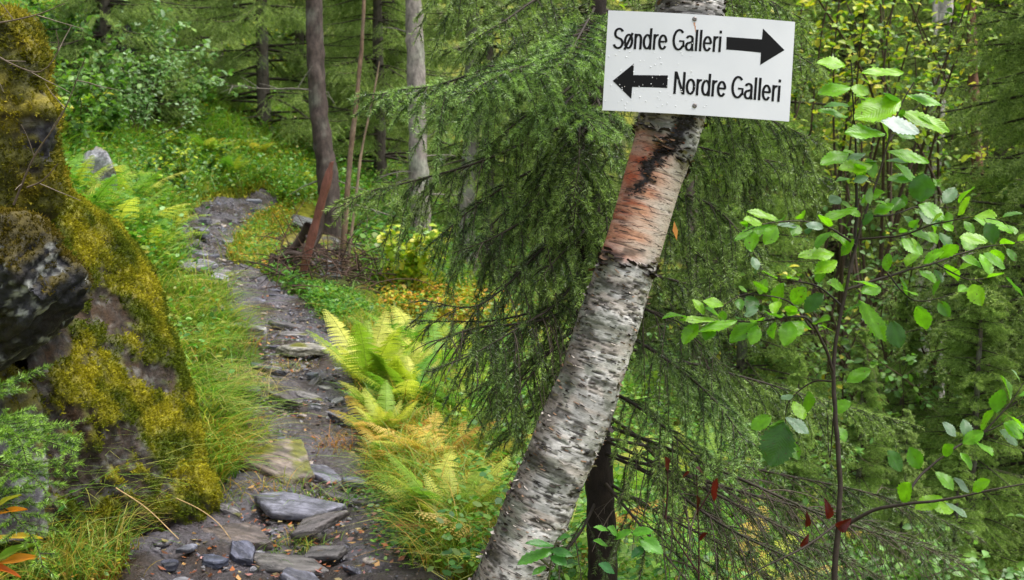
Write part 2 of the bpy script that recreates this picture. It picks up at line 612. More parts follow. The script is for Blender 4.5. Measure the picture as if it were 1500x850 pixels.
def mossy_rock(name,  pts, label, voxel, seed, moss_amt, amp=0.03, scale=4.0, strata=None, stone=(70, 66, 70), brown=(66, 48, 34), lichen=0.5, tuft=0.009, n_tuft=9000,
               cat='rock', moss_cols=((96, 92, 22), (150, 140, 40)), moss_fn=None, group=None, streak=None, sm=2):
    rng = np.random.default_rng(seed)
    V, F, N0 = blob(pts, voxel, amp, scale, seed, strata, sm)
    Nn = vnormals(V, F)
    c = V.mean(0)
    n1, n2, n3 = fbm(V * 7, 4, seed + 1), fbm(V * 23, 4, seed + 2), fbm(V * 60, 2, seed + 3)
    base = rgb(*stone) * (0.35 + 1.1 * n2[:, None]) * (.5 + 1.0 * fbm(V * 70, 3, seed + 21)[:, None])
    br = smooth(0.45, 0.62, n1)[:, None] * 0.8
    base = base * (1 - br) + rgb(*brown) * br * (0.5 + n2[:, None])
    ck = np.exp(-((fbm(V * 11, 4, seed + 14) - .5) / .018) ** 2)[:, None] * .8
    base = base * (1 - ck)
    li = (smooth(0.54, 0.62, fbm(V * 22, 4, seed + 4)) * smooth(0.42, 0.6, n3))[:, None] * lichen
    base = base * (1 - li) + rgb(168, 170, 166) * li
    mk = fbm(V * 5, 5, seed + 5, 0.6) + 0.35 * np.clip(Nn[:, 2], -0.6, 1) - (1 - moss_amt)
    if moss_fn is not None:
        mk = mk + moss_fn(V, Nn)
    if streak is not None:
        sv_ = V @ unit(streak[0])
        a_ = V - sv_[:, None] * unit(streak[0])
        mk = mk + streak[1] * 3.2 * (fbm(np.column_stack([sv_ * 14, a_[:, 1] * 2.0, a_[:, 2] * 2.2]), 4, seed + 9) - .5) + .35 * (fbm(V * 20, 3, seed + 8) - .5)
    mk = smooth(0.0, 0.16, mk)
    mcol = rgb(*moss_cols[0]) + (rgb(*moss_cols[1]) - rgb(*moss_cols[0])) * np.clip(0.75 * smooth(0.4, 0.75, fbm(V * 9, 3, seed + 6)) + 0.5 * np.clip(Nn[:, 2] - .25, 0, 1) - .1, 0, 1)[:, None]
    V2 = V + Nn * (mk * 0.012 * (0.5 + n2))[:, None]
    col = base * (1 - mk[:, None]) + mcol * 0.6 * mk[:, None]
    root = empty(name, c, label, cat, group)
    mb = MB()
    mb.add(V2 - c, F, col)
    mb.build('stone', M['rock'], root)
    if n_tuft:
        w = mk * (mk > 0.35) * (0.25 + n3)
        w = w / w.sum()
        k = rng.choice(len(V), min(n_tuft, len(V) * 3), p=w)
        mt = MB()
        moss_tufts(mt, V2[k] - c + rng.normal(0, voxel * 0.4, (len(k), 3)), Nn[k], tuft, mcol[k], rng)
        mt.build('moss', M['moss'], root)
    return root, V2, Nn, mk


# the big leaning slab beside the path
slab_pts = [pt(25, 300, 3.45), pt(95, 292, 3.7), pt(160, 345, 3.85), pt(212, 400, 4.0), pt(243, 445, 4.1), pt(262, 540, 4.02), pt(288, 640, 3.92), pt(316, 735, 3.82), pt(300, 790, 3.82),
            pt(40, 540, 3.2), pt(80, 690, 3.25), pt(60, 790, 3.2), pt(230, 760, 3.6),
            pt(-60, 330, 3.6), pt(-60, 260, 4.4), pt(60, 255, 4.7), pt(170, 330, 4.8), pt(225, 400, 4.75), pt(262, 560, 4.8), pt(290, 800, 4.6), pt(-60, 800, 3.8)]
mossy_rock('boulder', slab_pts, 'big leaning slab of brown rock shaggy with green and golden moss', 0.012, 11, 0.47, amp=0.035, scale=3.2,
           strata=(np.array([0.93, 0.15, 0.42]), 0.055, 0.013), stone=(52, 42, 36), brown=(60, 42, 24), lichen=0.22, tuft=0.009, n_tuft=42000,
           moss_cols=((88, 100, 22), (186, 174, 46)), streak=(np.array([0.93, 0.15, 0.42]), .10),
           moss_fn=lambda V, N: 0.40 * smooth(1.15, 1.5, V[:, 2]) + 0.10 * smooth(-1.45, -1.2, V[:, 0]) - 0.22 * smooth(-1.25, -1.5, V[:, 0]) * smooth(1.15, 0.85, V[:, 2]))
# the dark block that juts over it
mossy_rock('boulder', [pt(-30, 318, 2.75), pt(45, 325, 2.72), pt(88, 362, 2.72), pt(124, 408, 2.78), pt(118, 448, 2.82), pt(85, 482, 2.85), pt(40, 505, 2.85), pt(-10, 540, 2.8), pt(-90, 540, 2.8),
                       pt(-90, 330, 2.9), pt(-60, 315, 3.5), pt(60, 330, 3.5), pt(120, 420, 3.4), pt(60, 500, 3.4), pt(-60, 540, 3.4), pt(10, 400, 2.62), pt(60, 440, 2.66)],
           'dark jutting rock with white lichen flecks, overhanging the leaning slab', 0.008, 12, 0.43, amp=0.030, scale=9.0, sm=0, strata=(np.array([.5, .2, -.85]), .06, .012),
           stone=(44, 44, 50), brown=(34, 28, 26), lichen=0.85, tuft=0.008, n_tuft=4500, moss_cols=((70, 62, 16), (120, 104, 26)))
mossy_rock('boulder', [pt(-80, 535, 2.98), pt(20, 545, 3.0), pt(56, 600, 3.0), pt(70, 700, 2.98), pt(60, 800, 2.95), pt(-80, 800, 2.9), pt(-420, 520, 3.2), pt(-420, 800, 3.2), pt(-420, 330, 3.6), pt(-300, 320, 3.5), pt(-80, 540, 3.5), pt(50, 560, 3.5), pt(70, 760, 3.4), pt(-80, 800, 3.5)],
           'grey lichen-speckled rock below the dark jutting rock', 0.012, 13, 0.36, amp=0.03, scale=6.0, stone=(104, 100, 108), brown=(70, 60, 56), lichen=0.6, tuft=0.008, n_tuft=1500)
# upper mossy outcrop at the frame's edge
mossy_rock('rock_outcrop', [pt(-460, 60, 3.5), pt(-460, 345, 3.4), pt(-460, 50, 4.6), pt(-200, 0, 3.4), pt(-120, 20, 3.3), pt(-20, 14, 3.25), pt(30, 28, 3.25), pt(60, 85, 3.25), pt(74, 170, 3.28), pt(66, 240, 3.32), pt(78, 300, 3.4), pt(60, 345, 3.4), pt(-120, 345, 3.2),
                            pt(-120, 10, 4.4), pt(40, 30, 4.3), pt(80, 170, 4.2), pt(90, 330, 4.2), pt(-140, 350, 4.4)],
           'tall mossy outcrop with a shaggy golden brown top above the leaning slab', 0.013, 14, 0.74, amp=0.06, scale=4.2, stone=(64, 62, 74), brown=(60, 48, 30), lichen=0.25, tuft=0.012, n_tuft=26000,
           moss_cols=((90, 90, 22), (172, 156, 48)), moss_fn=lambda V, N: 0.35 * smooth(1.75, 2.0, V[:, 2]) - 0.12, cat='outcrop')
# pale boulder up the bank, dark rock face in the trees
mossy_rock('boulder', [pt(120, 235, 8.2), pt(140, 212, 8.3), pt(158, 222, 8.2), pt(173, 262, 8.2), pt(168, 300, 8.2), pt(115, 300, 8.2), pt(120, 230, 8.8), pt(165, 240, 8.8), pt(170, 300, 8.9), pt(110, 300, 8.9)],
           'smooth pale grey boulder among the ferns on the bank', 0.02, 15, 0.22, amp=0.02, scale=3, stone=(150, 150, 156), brown=(120, 116, 116), lichen=0.2, n_tuft=0)
mossy_rock('boulder', [pt(165, 55, 12.2), pt(188, 24, 12.2), pt(205, 60, 12.2), pt(212, 110, 12.2), pt(210, 240, 12.2), pt(140, 240, 12.2), pt(160, 60, 13), pt(210, 80, 13), pt(215, 240, 13), pt(140, 240, 13)],
           'dark angular rock face behind the pale leaved shrub on the hillside', 0.035, 16, 0.3, amp=0.06, scale=2.4, stone=(92, 90, 100), brown=(40, 36, 34), lichen=0.4, n_tuft=0)


def slate(name, px, py, w, l, t, rot, tilt=(0, 0), lift=0.0, seed=0, col=(92, 90, 98), label=None, cat='stone', group=None, moss=0.0, loc=None, dry=1.0):
    """a flat broken piece of slate of w x l x t metres"""
    rng = np.random.default_rng(seed + 900)
    n = rng.integers(6, 9)
    a = np.sort(rng.uniform(0, 2 * math.pi, n) * 0.35 + np.arange(n) * 2 * math.pi / n * 0.95)
    rr = rng.uniform(0.78, 1.1, n)
    top = np.column_stack([np.cos(a) * w / 2 * rr, np.sin(a) * l / 2 * rr])
    pts = []
    for k, (x, y) in enumerate(top):
        pts.append((x * 0.95, y * 0.95, t / 2 * rng.uniform(0.6, 1.0)))
        pts.append((x * 1.03, y * 1.03, -t / 2))
        pts.append((x * 1.02, y * 1.02, t * 0.15))
    vox = max(0.004, max(w, l) / 46)
    V, F, N0 = blob(np.array(pts), min(vox, t / 3.2), t * 0.10, 1.2 / max(t, 0.02), seed, strata=((0.12, 0.1, 1), t * 0.3, t * 0.05))
    Nn = vnormals(V, F)
    n2 = fbm(V * 30 * [1, 1, 3], 4, seed)
    st = fbm(np.column_stack([V[:, 0] * 8, V[:, 1] * 60, V[:, 2] * 120]), 3, seed + 3)
    c = rgb(*col) * dry * (0.15 + 0.6 * n2 + 1.0 * smooth(.25, .75, st))[:, None]
    if moss:
        k = smooth(1 - moss, 1.1 - moss, fbm(V * 9, 4, seed + 5) + 0.2 * Nn[:, 2])[:, None]
        c = c * (1 - k) + rgb(92, 92, 30) * k * (0.6 + 0.8 * n2[:, None])
    mb = MB()
    mb.add(V, F, c)
    o = mb.build(name, M['stone'])
    p = gp(px, py)[0] if loc is None else np.asarray(loc, float)
    o.location = p + [0, 0, lift + (.015 if loc is None else 0)]
    o.rotation_euler = (R(tilt[0]), R(tilt[1]), R(rot))
    return tag(o, label, cat, group)


S = slate
S('slate_stone', 418, 690, .42, .34, .08, -20, (12, 12), .02, 1, (112, 100, 92), 'broad tilted slab of brown grey slate with two moss spots in the path', moss=0.34)
S('slate_stone', 436, 764, .36, .20, .035, -8, (8, 4), .04, 2, (104, 104, 116), 'shiny wet flat slate slab spanning the path like a step')
S('slate_stone', 468, 788, .22, .12, .03, 28, (6, -10), .04, 3, (84, 78, 78), 'thin slate ledge jutting from the shiny wet step over a dark hollow')
S('stone', 360, 824, .14, .09, .035, -35, (12, 14), .015, 4, (86, 88, 104), 'dark pointed blue grey stone standing beside orange fallen leaves')
S('stone', 350, 795, .30, .18, .05, -18, (4, 6), .0, 5, (92, 82, 78), 'flat brown stone with a black broken front, left of the path')
S('stone', 313, 828, .09, .07, .03, 10, (4, 8), .0, 6, (70, 74, 90), 'small dark wet stone in the mud near the trail edge', moss=0)
S('stone', 246, 836, .08, .08, .03, 30, (0, 6), .005, 7, (52, 54, 68), 'small black glistening stone at the grass edge')
S('slate_stone', 518, 722, .11, .08, .025, -6, (4, 3), .03, 8, (112, 116, 132), 'small flat bluish slate lying alone on the right half of the path')
S('stone', 318, 618, .17, .16, .06, 20, (14, 10), .05, 9, (120, 128, 116), 'greenish grey flat stone sunk in the long grass', moss=.3)
S('slate_stone', 440, 524, .28, .16, .05, -6, (4, 2), .03, 10, (138, 134, 124), 'pale flat stone with grass at its front in the middle of the path', moss=.42)
S('slate_stone', 364, 498, .27, .09, .05, -22, (8, 4), .05, 11, (150, 148, 150), 'long narrow pale stone lying at the left edge of the path')
S('slate_stone', 304, 472, .26, .14, .05, -10, (6, 2), .06, 12, (138, 134, 116), 'pale lichen grey stone half covered by grass above the narrow pale stone', moss=.45)
S('stone', 366, 592, .13, .12, .07, -30, (16, 14), .04, 13, (74, 70, 72), 'dark wedge shaped stone under bleached dry grass')
S('slate_stone', 388, 556, .26, .05, .04, -28, (10, 6), .04, 14, (82, 82, 92), 'thin dark slate rib pointing diagonally across the path')
S('slate_stone', 418, 598, .24, .06, .04, -32, (12, 6), .03, 15, (92, 86, 84), 'thin brown grey slate rib ending in a broken point')
S('stone', 458, 560, .07, .06, .03, 10, (5, 0), .02, 16, (110, 114, 126), 'small smooth grey stone in the middle of the bend')
S('stone', 462, 608, .07, .07, .05, 40, (5, 10), .02, 17, (122, 122, 128), 'small pale upright stone at the bend of the path')
S('stone', 474, 576, .10, .07, .02, 0, (5, 5), .01, 18, (124, 122, 122), 'thin flat pale chip beside the smooth grey stone')
S('stone', 324, 424, .18, .12, .06, 30, (20, 18), .05, 19, (136, 128, 150), 'small violet grey stone leaning in the upper path')
S('slate_stone', 284, 398, .30, .24, .05, 0, (6, 4), .03, 20, (118, 116, 124), 'flat grey slab sunk into the upper path near the ferns')
S('stone', 290, 350, .22, .16, .07, 10, (6, 0), .04, 21, (96, 96, 106), 'blue grey stone on the upper bend of the path')
S('slate_stone', 452, 314, .46, .3, .05, -22, (10, 20), .0, 22, (92, 94, 92), 'grey flat stone plate resting against the dark tree trunk', loc=gp(456, 345)[0] + [0, 0, .1])
S('stone', 474, 404, .30, .25, .16, 10, (6, 0), .05, 23, (128, 128, 134), 'light grey rock among the tangled roots')
S('stone', 600, 404, .50, .40, .14, -10, (4, 2), .05, 24, (116, 120, 126), 'flat grey rock at the foot of the grey spruce trunk')
S('stone', 535, 380, .60, .40, .16, -24, (8, 4), .05, 25, (96, 98, 104), 'long dark grey rock behind the reddish post')
S('stone', 300, 330, .16, .12, .05, 0, (4, 0), .02, 26, (90, 90, 98), 'rough dark stone beside the trail below the hill grass')
S('stone', 372, 300, .20, .14, .05, 12, (4, 0), .02, 27, (120, 122, 132), 'pale stone in the path just before it turns behind the mossy hump')
S('stone', 270, 815, .10, .05, .02, 10, (2, 0), .01, 28, (104, 106, 118), 'thin wet slate flake pressed into the mud')
S('stone', 420, 838, .34, .12, .03, -10, (2, 3), .012, 29, (98, 94, 92), 'flat grey stone almost buried in the near path')
S('stone', 470, 822, .20, .10, .03, 8, (2, -3), .012, 30, (88, 84, 84), 'grey flat stone beside the mossy patch at the bottom of the path')

# many small chips of slate on the path
rng = np.random.default_rng(5)
protos = []
for k in range(6):
    o = S('slate_chip', 440, 600 + 10 * k, .06, .045, .013, 0, seed=60 + k, col=[(96, 96, 108), (80, 76, 78), (120, 120, 126), (88, 84, 90), (70, 70, 80), (128, 118, 112)][k])
    protos.append(o)
ts = PD[rng.integers(60, len(PD) - 20, 280)]
for i, q in enumerate(ts):
    o = protos[i % 6] if i < 6 else dup(protos[i % 6])
    a, r = rng.uniform(0, 6.28), q[3] * math.sqrt(rng.uniform()) * 0.95
    x, y = q[0] + math.cos(a) * r, q[1] + math.sin(a) * r
    o.location = (x, y, h1(x, y) + 0.004)
    s = rng.choice([0.4, 0.6, 0.9, 1.4, 2.2, 3.2], p=[.15, .23, .25, .19, .12, .06])
    o.scale = (s, s * rng.uniform(0.5, 1.2), s ** .6)
    o.rotation_euler = (rng.normal(0, .16), rng.normal(0, .16), a * 3)
    tag(o, 'small loose chip of dark slate lying on the dirt path', 'stone', 'loose slate chips on the path')

# broken slabs bedded in the path
protos = [S('slate_stone', 440, 560, .22, .15, .035, 0, (5, 4), 0, 80 + k, c, moss=m_) for k, (c, m_) in enumerate((((96, 96, 108), 0), ((112, 108, 108), .3), ((84, 80, 82), 0), ((104, 104, 116), 0)))]
for i in range(30):
    o = protos[i] if i < 4 else dup(protos[i % 4])
    q = PD[int(70 + (len(PD) - 110) * (i + rng.uniform(0, 1)) / 30)]
    t_ = rng.uniform(-.85, .85)
    a = rng.uniform(0, 6.28)
    x, y = q[0] + q[3] * t_, q[1] + rng.uniform(-.05, .05)
    o.location = (x, y, h1(x, y) + .012)
    s = rng.uniform(.5, 1.25)
    o.scale = (s * rng.uniform(.8, 1.3), s * rng.uniform(.55, 1), rng.uniform(.8, 1.4))
    o.rotation_euler = (rng.normal(.1, .13), rng.normal(.08, .13), rng.normal(-.35, .5))
    tag(o, 'jagged broken slab of wet slate bedded in the path between the larger stones', 'stone', 'broken slate slabs along the path')

# ------------------------------------------------------------------ the leaning birch
bx = [(1050, -420, 2.02, 40), (1036, -250, 2.05, 44), (1024, -100, 2.08, 46), (1012, 0, 2.1, 48), (987, 165, 2.1, 48), (957, 260, 2.1, 43.5), (931, 350, 2.1, 42.5), (898, 450, 2.1, 45), (867, 550, 2.1, 45.5),
      (827, 650, 2.1, 49.5), (786, 750, 2.1, 47), (746, 850, 2.1, 51), (706, 950, 2.11, 53), (672, 1060, 2.13, 57), (650, 1200, 2.15, 66)]
axis = spline(np.array([[*pt(a, b, c), r / FPX * 2.1] for a, b, c, r in bx]), 0.0025)
ax, rad = axis[:, :3], axis[:, 3]
NS = 220
s_len = np.concatenate([[0], np.cumsum(np.linalg.norm(np.diff(ax, axis=0), axis=1))])
ang = math.pi + np.arange(NS) * 2 * math.pi / NS
T = unit(np.gradient(ax, axis=0))
N_ = unit(np.array([0, -1.0, 0]) - T * (T @ np.array([0, -1.0, 0]))[:, None])      # faces the path
B_ = np.cross(T, N_)
Tm = T.mean(0)
# angle 0 = front; +90 deg = screen left or right according to B_
side = 1.0 if B_.mean(0)[0] > 0 else -1.0
CX = side * np.sin(ang)                      # +1 at the right edge, -1 at the left edge
SS = np.repeat(s_len[:, None], NS, 1)
AA = np.repeat(ang[None], len(ax), 0)
RR = rad[:, None]
q3 = np.stack([np.cos(AA) * RR, np.sin(AA) * RR, SS], -1).reshape(-1, 3)
S_of_y = lambda y: np.interp(y, [b for a, b, c, r in bx], [s_len[np.argmin(np.linalg.norm(ax - pt(a, b, c), axis=1))] for a, b, c, r in bx])
s = SS.ravel()
cxv = np.tile(CX, len(ax))
front = np.tile(np.cos(ang), len(ax))
big = fbm(q3 * 9, 4, 101)
rough_h = fbm(q3 * [50, 50, 78], 4, 102, 0.6)
fine = fbm(q3 * [110, 110, 420], 3, 103, 0.6)
wav = (fbm(q3 * [12, 12, 18], 4, 109, .6) - 0.5) * 0.11
peach = smooth(S_of_y(212), S_of_y(242), s + wav - 0.02 * cxv) * (1 - smooth(S_of_y(355), S_of_y(402), s + wav * 0.8 + 0.012 * cxv))
# black fissure running down from under the sign to the left edge
fx = np.interp(s, [S_of_y(150), S_of_y(190), S_of_y(220), S_of_y(250), S_of_y(275), S_of_y(300)], [0.42, 0.22, 0.02, -0.30, -0.52, -0.7])
fis = np.exp(-((cxv - fx + (fbm(q3 * 26, 3, 111) - 0.5) * 0.7 + (fbm(q3 * 90, 3, 112) - .5) * .5) / (.16 + .3 * big)) ** 2) * smooth(S_of_y(120), S_of_y(160), s) * (1 - smooth(S_of_y(270), S_of_y(310), s)) * (front > -0.2)
crack = smooth(0.56, 0.63, fbm(q3 * [44, 44, 230], 3, 104, 0.5)) * smooth(0.42, 0.6, fbm(q3 * 16, 3, 114) + 0.08)
lent = smooth(0.68, 0.72, fbm(q3 * [26, 26, 330], 2, 105, 0.4)) * smooth(.4, .55, fbm(q3 * 22, 3, 135))
lowrough = 1 - peach
disp = lowrough * ((rough_h - 0.5) * 0.0030 + (big - 0.5) * 0.018 - crack * 0.0016 + 0.001) + peach * (-0.0015 + (fine - 0.5) * 0.0012 - lent * 0.0012) - fis * 0.004 + fis * (rough_h - .5) * .014
base = rgb(216, 212, 208)[None] * (0.78 + 0.35 * rough_h[:, None]) * (0.75 + 0.5 * fine[:, None])
grey = smooth(0.42, 0.62, fbm(q3 * [16, 16, 30], 4, 106))[:, None]
base = base * (1 - 0.55 * grey) + rgb(112, 112, 110) * 0.55 * grey
tan = smooth(0.5, 0.65, fbm(q3 * [14, 14, 60], 3, 107) + 0.15 * np.clip(-cxv, 0, 1))[:, None] * 0.38
base = base * (1 - tan) + rgb(160, 138, 118) * tan
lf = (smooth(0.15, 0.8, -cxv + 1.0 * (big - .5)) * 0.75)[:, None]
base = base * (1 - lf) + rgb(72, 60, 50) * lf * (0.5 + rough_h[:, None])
dk = np.clip(crack * .9 + smooth(0.60, 0.70, rough_h + 0.7 * (big - .5)) * 0.6, 0, 1)[:, None]
base = base * (1 - 0.88 * dk) + rgb(40, 34, 30) * 0.88 * dk
lic = smooth(0.54, 0.64, fbm(q3 * 24, 4, 117))[:, None] * 0.6
base = base * (1 - lic) + rgb(116, 122, 108) * lic * (0.4 + .9 * fine[:, None])
blk = (smooth(.60, .68, fbm(q3 * [20, 20, 34], 4, 151)) * .75)[:, None]
base = base * (1 - blk) + rgb(46, 44, 38) * blk
pk = rgb(200, 148, 118)[None] * (1 - 0.6 * smooth(0.4, 0.65, fbm(q3 * [9, 9, 60], 4, 108))[:, None]) + rgb(208, 196, 182)[None] * 0.62 * smooth(0.4, 0.65, fbm(q3 * [9, 9, 60], 4, 108))[:, None]
org = smooth(0.54, 0.68, fbm(q3 * [12, 12, 90], 4, 118) + 0.10 * np.clip(-cxv, -.5, 1))[:, None] * 0.8
pk = pk * (1 - org) + rgb(172, 84, 44) * org
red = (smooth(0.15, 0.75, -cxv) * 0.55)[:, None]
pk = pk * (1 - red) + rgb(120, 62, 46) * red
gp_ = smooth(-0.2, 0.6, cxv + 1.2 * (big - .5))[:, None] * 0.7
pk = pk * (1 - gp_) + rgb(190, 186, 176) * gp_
pk = pk * (1 - 0.85 * lent[:, None]) + rgb(54, 38, 38) * 0.85 * lent[:, None]
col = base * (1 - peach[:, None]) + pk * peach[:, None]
rim = (np.exp(-((s - S_of_y(383) - wav * .8) / 0.014) ** 2) * 0.75 * smooth(0.48, 0.6, fbm(q3 * 26, 3, 140)) + np.exp(-((s - S_of_y(228) - wav) / 0.010) ** 2) * 0.5 * smooth(.45, .6, fbm(q3 * 30, 3, 141)))[:, None]
col = col * (1 - rim) + rgb(44, 40, 34) * rim
f1 = (np.exp(-((cxv - fx + .32) / .22) ** 2) * smooth(S_of_y(200), S_of_y(235), s) * (1 - smooth(S_of_y(262), S_of_y(300), s)) * smooth(.35, .6, rough_h + .2 * (fine - .5)) * (front > -.2))[:, None]
col = col * (1 - f1) + rgb(176, 74, 32) * f1
f2 = np.clip(fis * 1.3 * smooth(.25, .5, rough_h + .3), 0, 1)[:, None]
col = col * (1 - f2) + rgb(24, 20, 20) * f2
# a thin moss film on the upper left side low down
ringN = np.cos(AA)[..., None] * N_[:, None] + np.sin(AA)[..., None] * B_[:, None]
V = (ax[:, None] + ringN * (RR + disp.reshape(len(ax), NS))[..., None]).reshape(-1, 3)
ii = np.arange(len(ax) - 1)[:, None] * NS
jj = np.arange(NS)[None]
kk = (jj + 1) % NS
F = np.stack([ii + jj, ii + kk, ii + NS + kk, ii + NS + jj], -1).reshape(-1, 4)
if side > 0:
    pass
base_p = np.array([ax[-1][0], ax[-1][1], h1(ax[-1][0], ax[-1][1])])
birch = empty('birch_tree', base_p, 'leaning birch with peeling white bark and a bare peach coloured band, carrying the sign', 'tree')
M['birch'] = tint_mat('birch_bark', rough=0.62, spec=0.35, scale=5.0, stretch=(14, 70, 1), var=0.16, bump=0.3, bdist=0.002, attr_uv=True)
t_ = M['birch'].node_tree                      # short dark horizontal dashes of the bark, in two sizes
pr_ = [n for n in t_.nodes if n.type == 'BSDF_PRINCIPLED'][0]
uv_ = t_.nodes.new('ShaderNodeAttribute'); uv_.attribute_name = 'along'
prev = pr_.inputs['Base Color'].links[0].from_socket
for sx_, sy_, lo_, hi_, k_ in ((75, 420, .63, .69, .7), (28, 190, .63, .67, .9), (160, 900, .58, .66, .5)):
    mp_ = t_.nodes.new('ShaderNodeMapping'); mp_.inputs['Scale'].default_value = (sx_, sy_, 1)
    t_.links.new(uv_.outputs['Vector'], mp_.inputs['Vector'])
    nz_ = _node(t_, 'ShaderNodeTexNoise', dict(i_Scale=1.0, i_Detail=2.0, i_Roughness=.5)); t_.links.new(mp_.outputs[0], nz_.inputs['Vector'])
    mr_ = _node(t_, 'ShaderNodeMapRange', dict(i_1=lo_, i_2=hi_, i_3=0.0, i_4=k_)); t_.links.new(nz_.outputs['Fac'], mr_.inputs[0])
    mg_ = _node(t_, 'ShaderNodeMix', dict(data_type='RGBA')); t_.links.new(mr_.outputs[0], mg_.inputs[0]); t_.links.new(prev, mg_.inputs[6])
    mg_.inputs[7].default_value = (0.02, 0.016, 0.014, 1)
    prev = mg_.outputs[2]
t_.links.new(prev, pr_.inputs['Base Color'])
mb = MB()
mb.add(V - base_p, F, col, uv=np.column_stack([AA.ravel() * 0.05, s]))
mb.build('trunk', M['birch'], birch)
# curling flakes of bark
rng = np.random.default_rng(77)
fl = MB()
VN = (ringN.reshape(-1, 3))
Tt = np.repeat(T, NS, 0)
cand = np.where((peach < 0.3) & (front > -0.6))[0]
pick = rng.choice(cand, 3000)
edge_pick = rng.choice(np.where((peach > 0.02) & (peach < 0.6) & (front > -0.6))[0], 150)
fis_pick = rng.choice(np.where(fis > .25)[0], 420)
len_pick = rng.choice(np.where((peach > 0.6) & (front > -0.5))[0], 150)
left_pick = rng.choice(np.where((peach < .3) & (np.abs(cxv) > .72) & (front > -.5))[0], 520)
for idx, lo, hi, hh, kind in ((left_pick, .003, .010, .0065, 0), (fis_pick, .0015, .006, .004, 3), (pick, .0015, .0075, .0024, 0), (edge_pick, .004, .014, .006, 1), (len_pick, .006, .02, .0012, 2)):
    n = len(idx)
    P, Nr, Tr = V[idx], VN[idx], Tt[idx]
    U = np.cross(Tr, Nr)
    L = rng.uniform(lo, hi, n)[:, None]
    H = rng.uniform(0.5, 1.3, n)[:, None] * hh
    sl = rng.normal(0, .25, n)[:, None]
    U = unit(U + Tr * sl)
    sg = rng.choice([-1, 1], n)[:, None]
    lift = rng.uniform(0.2, 1.0, n)[:, None] * (0.9 if kind < 2 else 0.15)
    a0, a1 = P - U * L, P + U * L
    b0, b1 = a0 * .85 + P * .15 + Tr * H * sg * .5 + Nr * H * lift * .9, a1 * .8 + P * .2 + Tr * H * sg * .5 + Nr * H * lift * 1.1
    c0, c1 = b0 * .8 + P * .2 + Tr * H * sg * .25 + Nr * H * lift * 1.1, b1 * .85 + P * .15 + Tr * H * sg * .3 + Nr * H * lift * .7
    cl = np.where(rng.uniform(size=(n, 1)) < (0.62 if kind == 0 else .8), rgb(44, 36, 32), np.where(rng.uniform(size=(n, 1)) < 0.5, rgb(176, 166, 156), rgb(124, 96, 74))) * rng.uniform(.7, 1.3, (n, 1))
    if kind == 3:
        cl = np.where(rng.uniform(size=(n, 1)) < .8, rgb(30, 24, 22), rgb(92, 58, 40)) * rng.uniform(.6, 1.5, (n, 1))
    if kind == 2:
        cl = np.repeat(rgb(58, 42, 44)[None], n, 0)
    m_ = np.stack([a0, a1, b1, b0, c1, c0], 1).reshape(-1, 3)
    o = np.arange(n)[:, None] * 6
    fl.add(m_, np.concatenate([o + [0, 1, 2, 3], o + [3, 2, 4, 5]]), np.repeat(cl, 6, 0))
fl.V = [v - base_p for v in fl.V]
fl.build('bark_flakes', M['twig'], birch)
# the dry ochre leaf caught on the bark
lp = V[np.argmin(np.linalg.norm(V - pt(985, 325, 2.06), axis=1))] + np.array([0.012, -0.012, 0.0])
mb = MB()
mb.add([lp, lp + [.007, -.003, -.018], lp + [.005, -.004, -.036], lp + [-.003, -.002, -.017]], [[0, 1, 2, 3]], rgb(206, 138, 62))
tag(mb.build('fallen_leaf', M['litter'], origin=lp), 'small dry ochre leaf stuck to the right side of the birch bark', 'leaf')

# ------------------------------------------------------------------ the sign
sc_ = 2.02
sc0 = pt(1025, 95.3, sc_)
ex = unit(pt(1163.0, 103.5, sc_) - pt(887.5, 87, sc_))
ey = unit(pt(1030.5, 22, sc_) - pt(1020, 168.5, sc_))
ey = unit(ey - ex * np.dot(ex, ey))
ez = np.cross(ex, ey)
WS, HS = 275.8 / FPX * sc_, 147.2 / FPX * sc_


def on_sign(u, v, w=0.0):
    """u, v in 0..1 across and up the plate; the plate bows back a little at its sides"""
    u, v = np.asarray(u, float), np.asarray(v, float)
    bow = -0.010 * ((u - 0.47) / 0.5) ** 2
    return sc0 + (((u - .5) * WS)[..., None]) * ex + (((v - .5) * HS)[..., None]) * ey + (bow + w)[..., None] * ez


sign = empty('direction_sign', sc0, 'white plastic trail sign with two black arrows screwed to the birch', 'sign')
sign_inv = -sc0
m, t, N, L = new_mat('white_plastic')
p = N('ShaderNodeBsdfPrincipled', i_Roughness=0.35)
tc = N('ShaderNodeTexCoord')
no = N('ShaderNodeTexNoise', i_Scale=9.0, i_Detail=6.0)
L(tc.outputs['Object'], no.inputs['Vector'])
rp = ramp(N, [(0.3, (0.62, 0.635, 0.67)), (0.7, (0.70, 0.71, 0.74))])
L(no.outputs['Fac'], rp.inputs[0])
L(rp.outputs[0], p.inputs['Base Color'])
no2 = N('ShaderNodeTexNoise', i_Scale=60.0, i_Detail=2.0)
L(tc.outputs['Object'], no2.inputs['Vector'])
b = N('ShaderNodeBump', i_Strength=0.04, i_Distance=0.002)
L(no2.outputs['Fac'], b.inputs['Height'])
L(b.outputs[0], p.inputs['Normal'])
out = N('ShaderNodeOutputMaterial')
L(p.outputs[0], out.inputs[0])
M['white'] = m


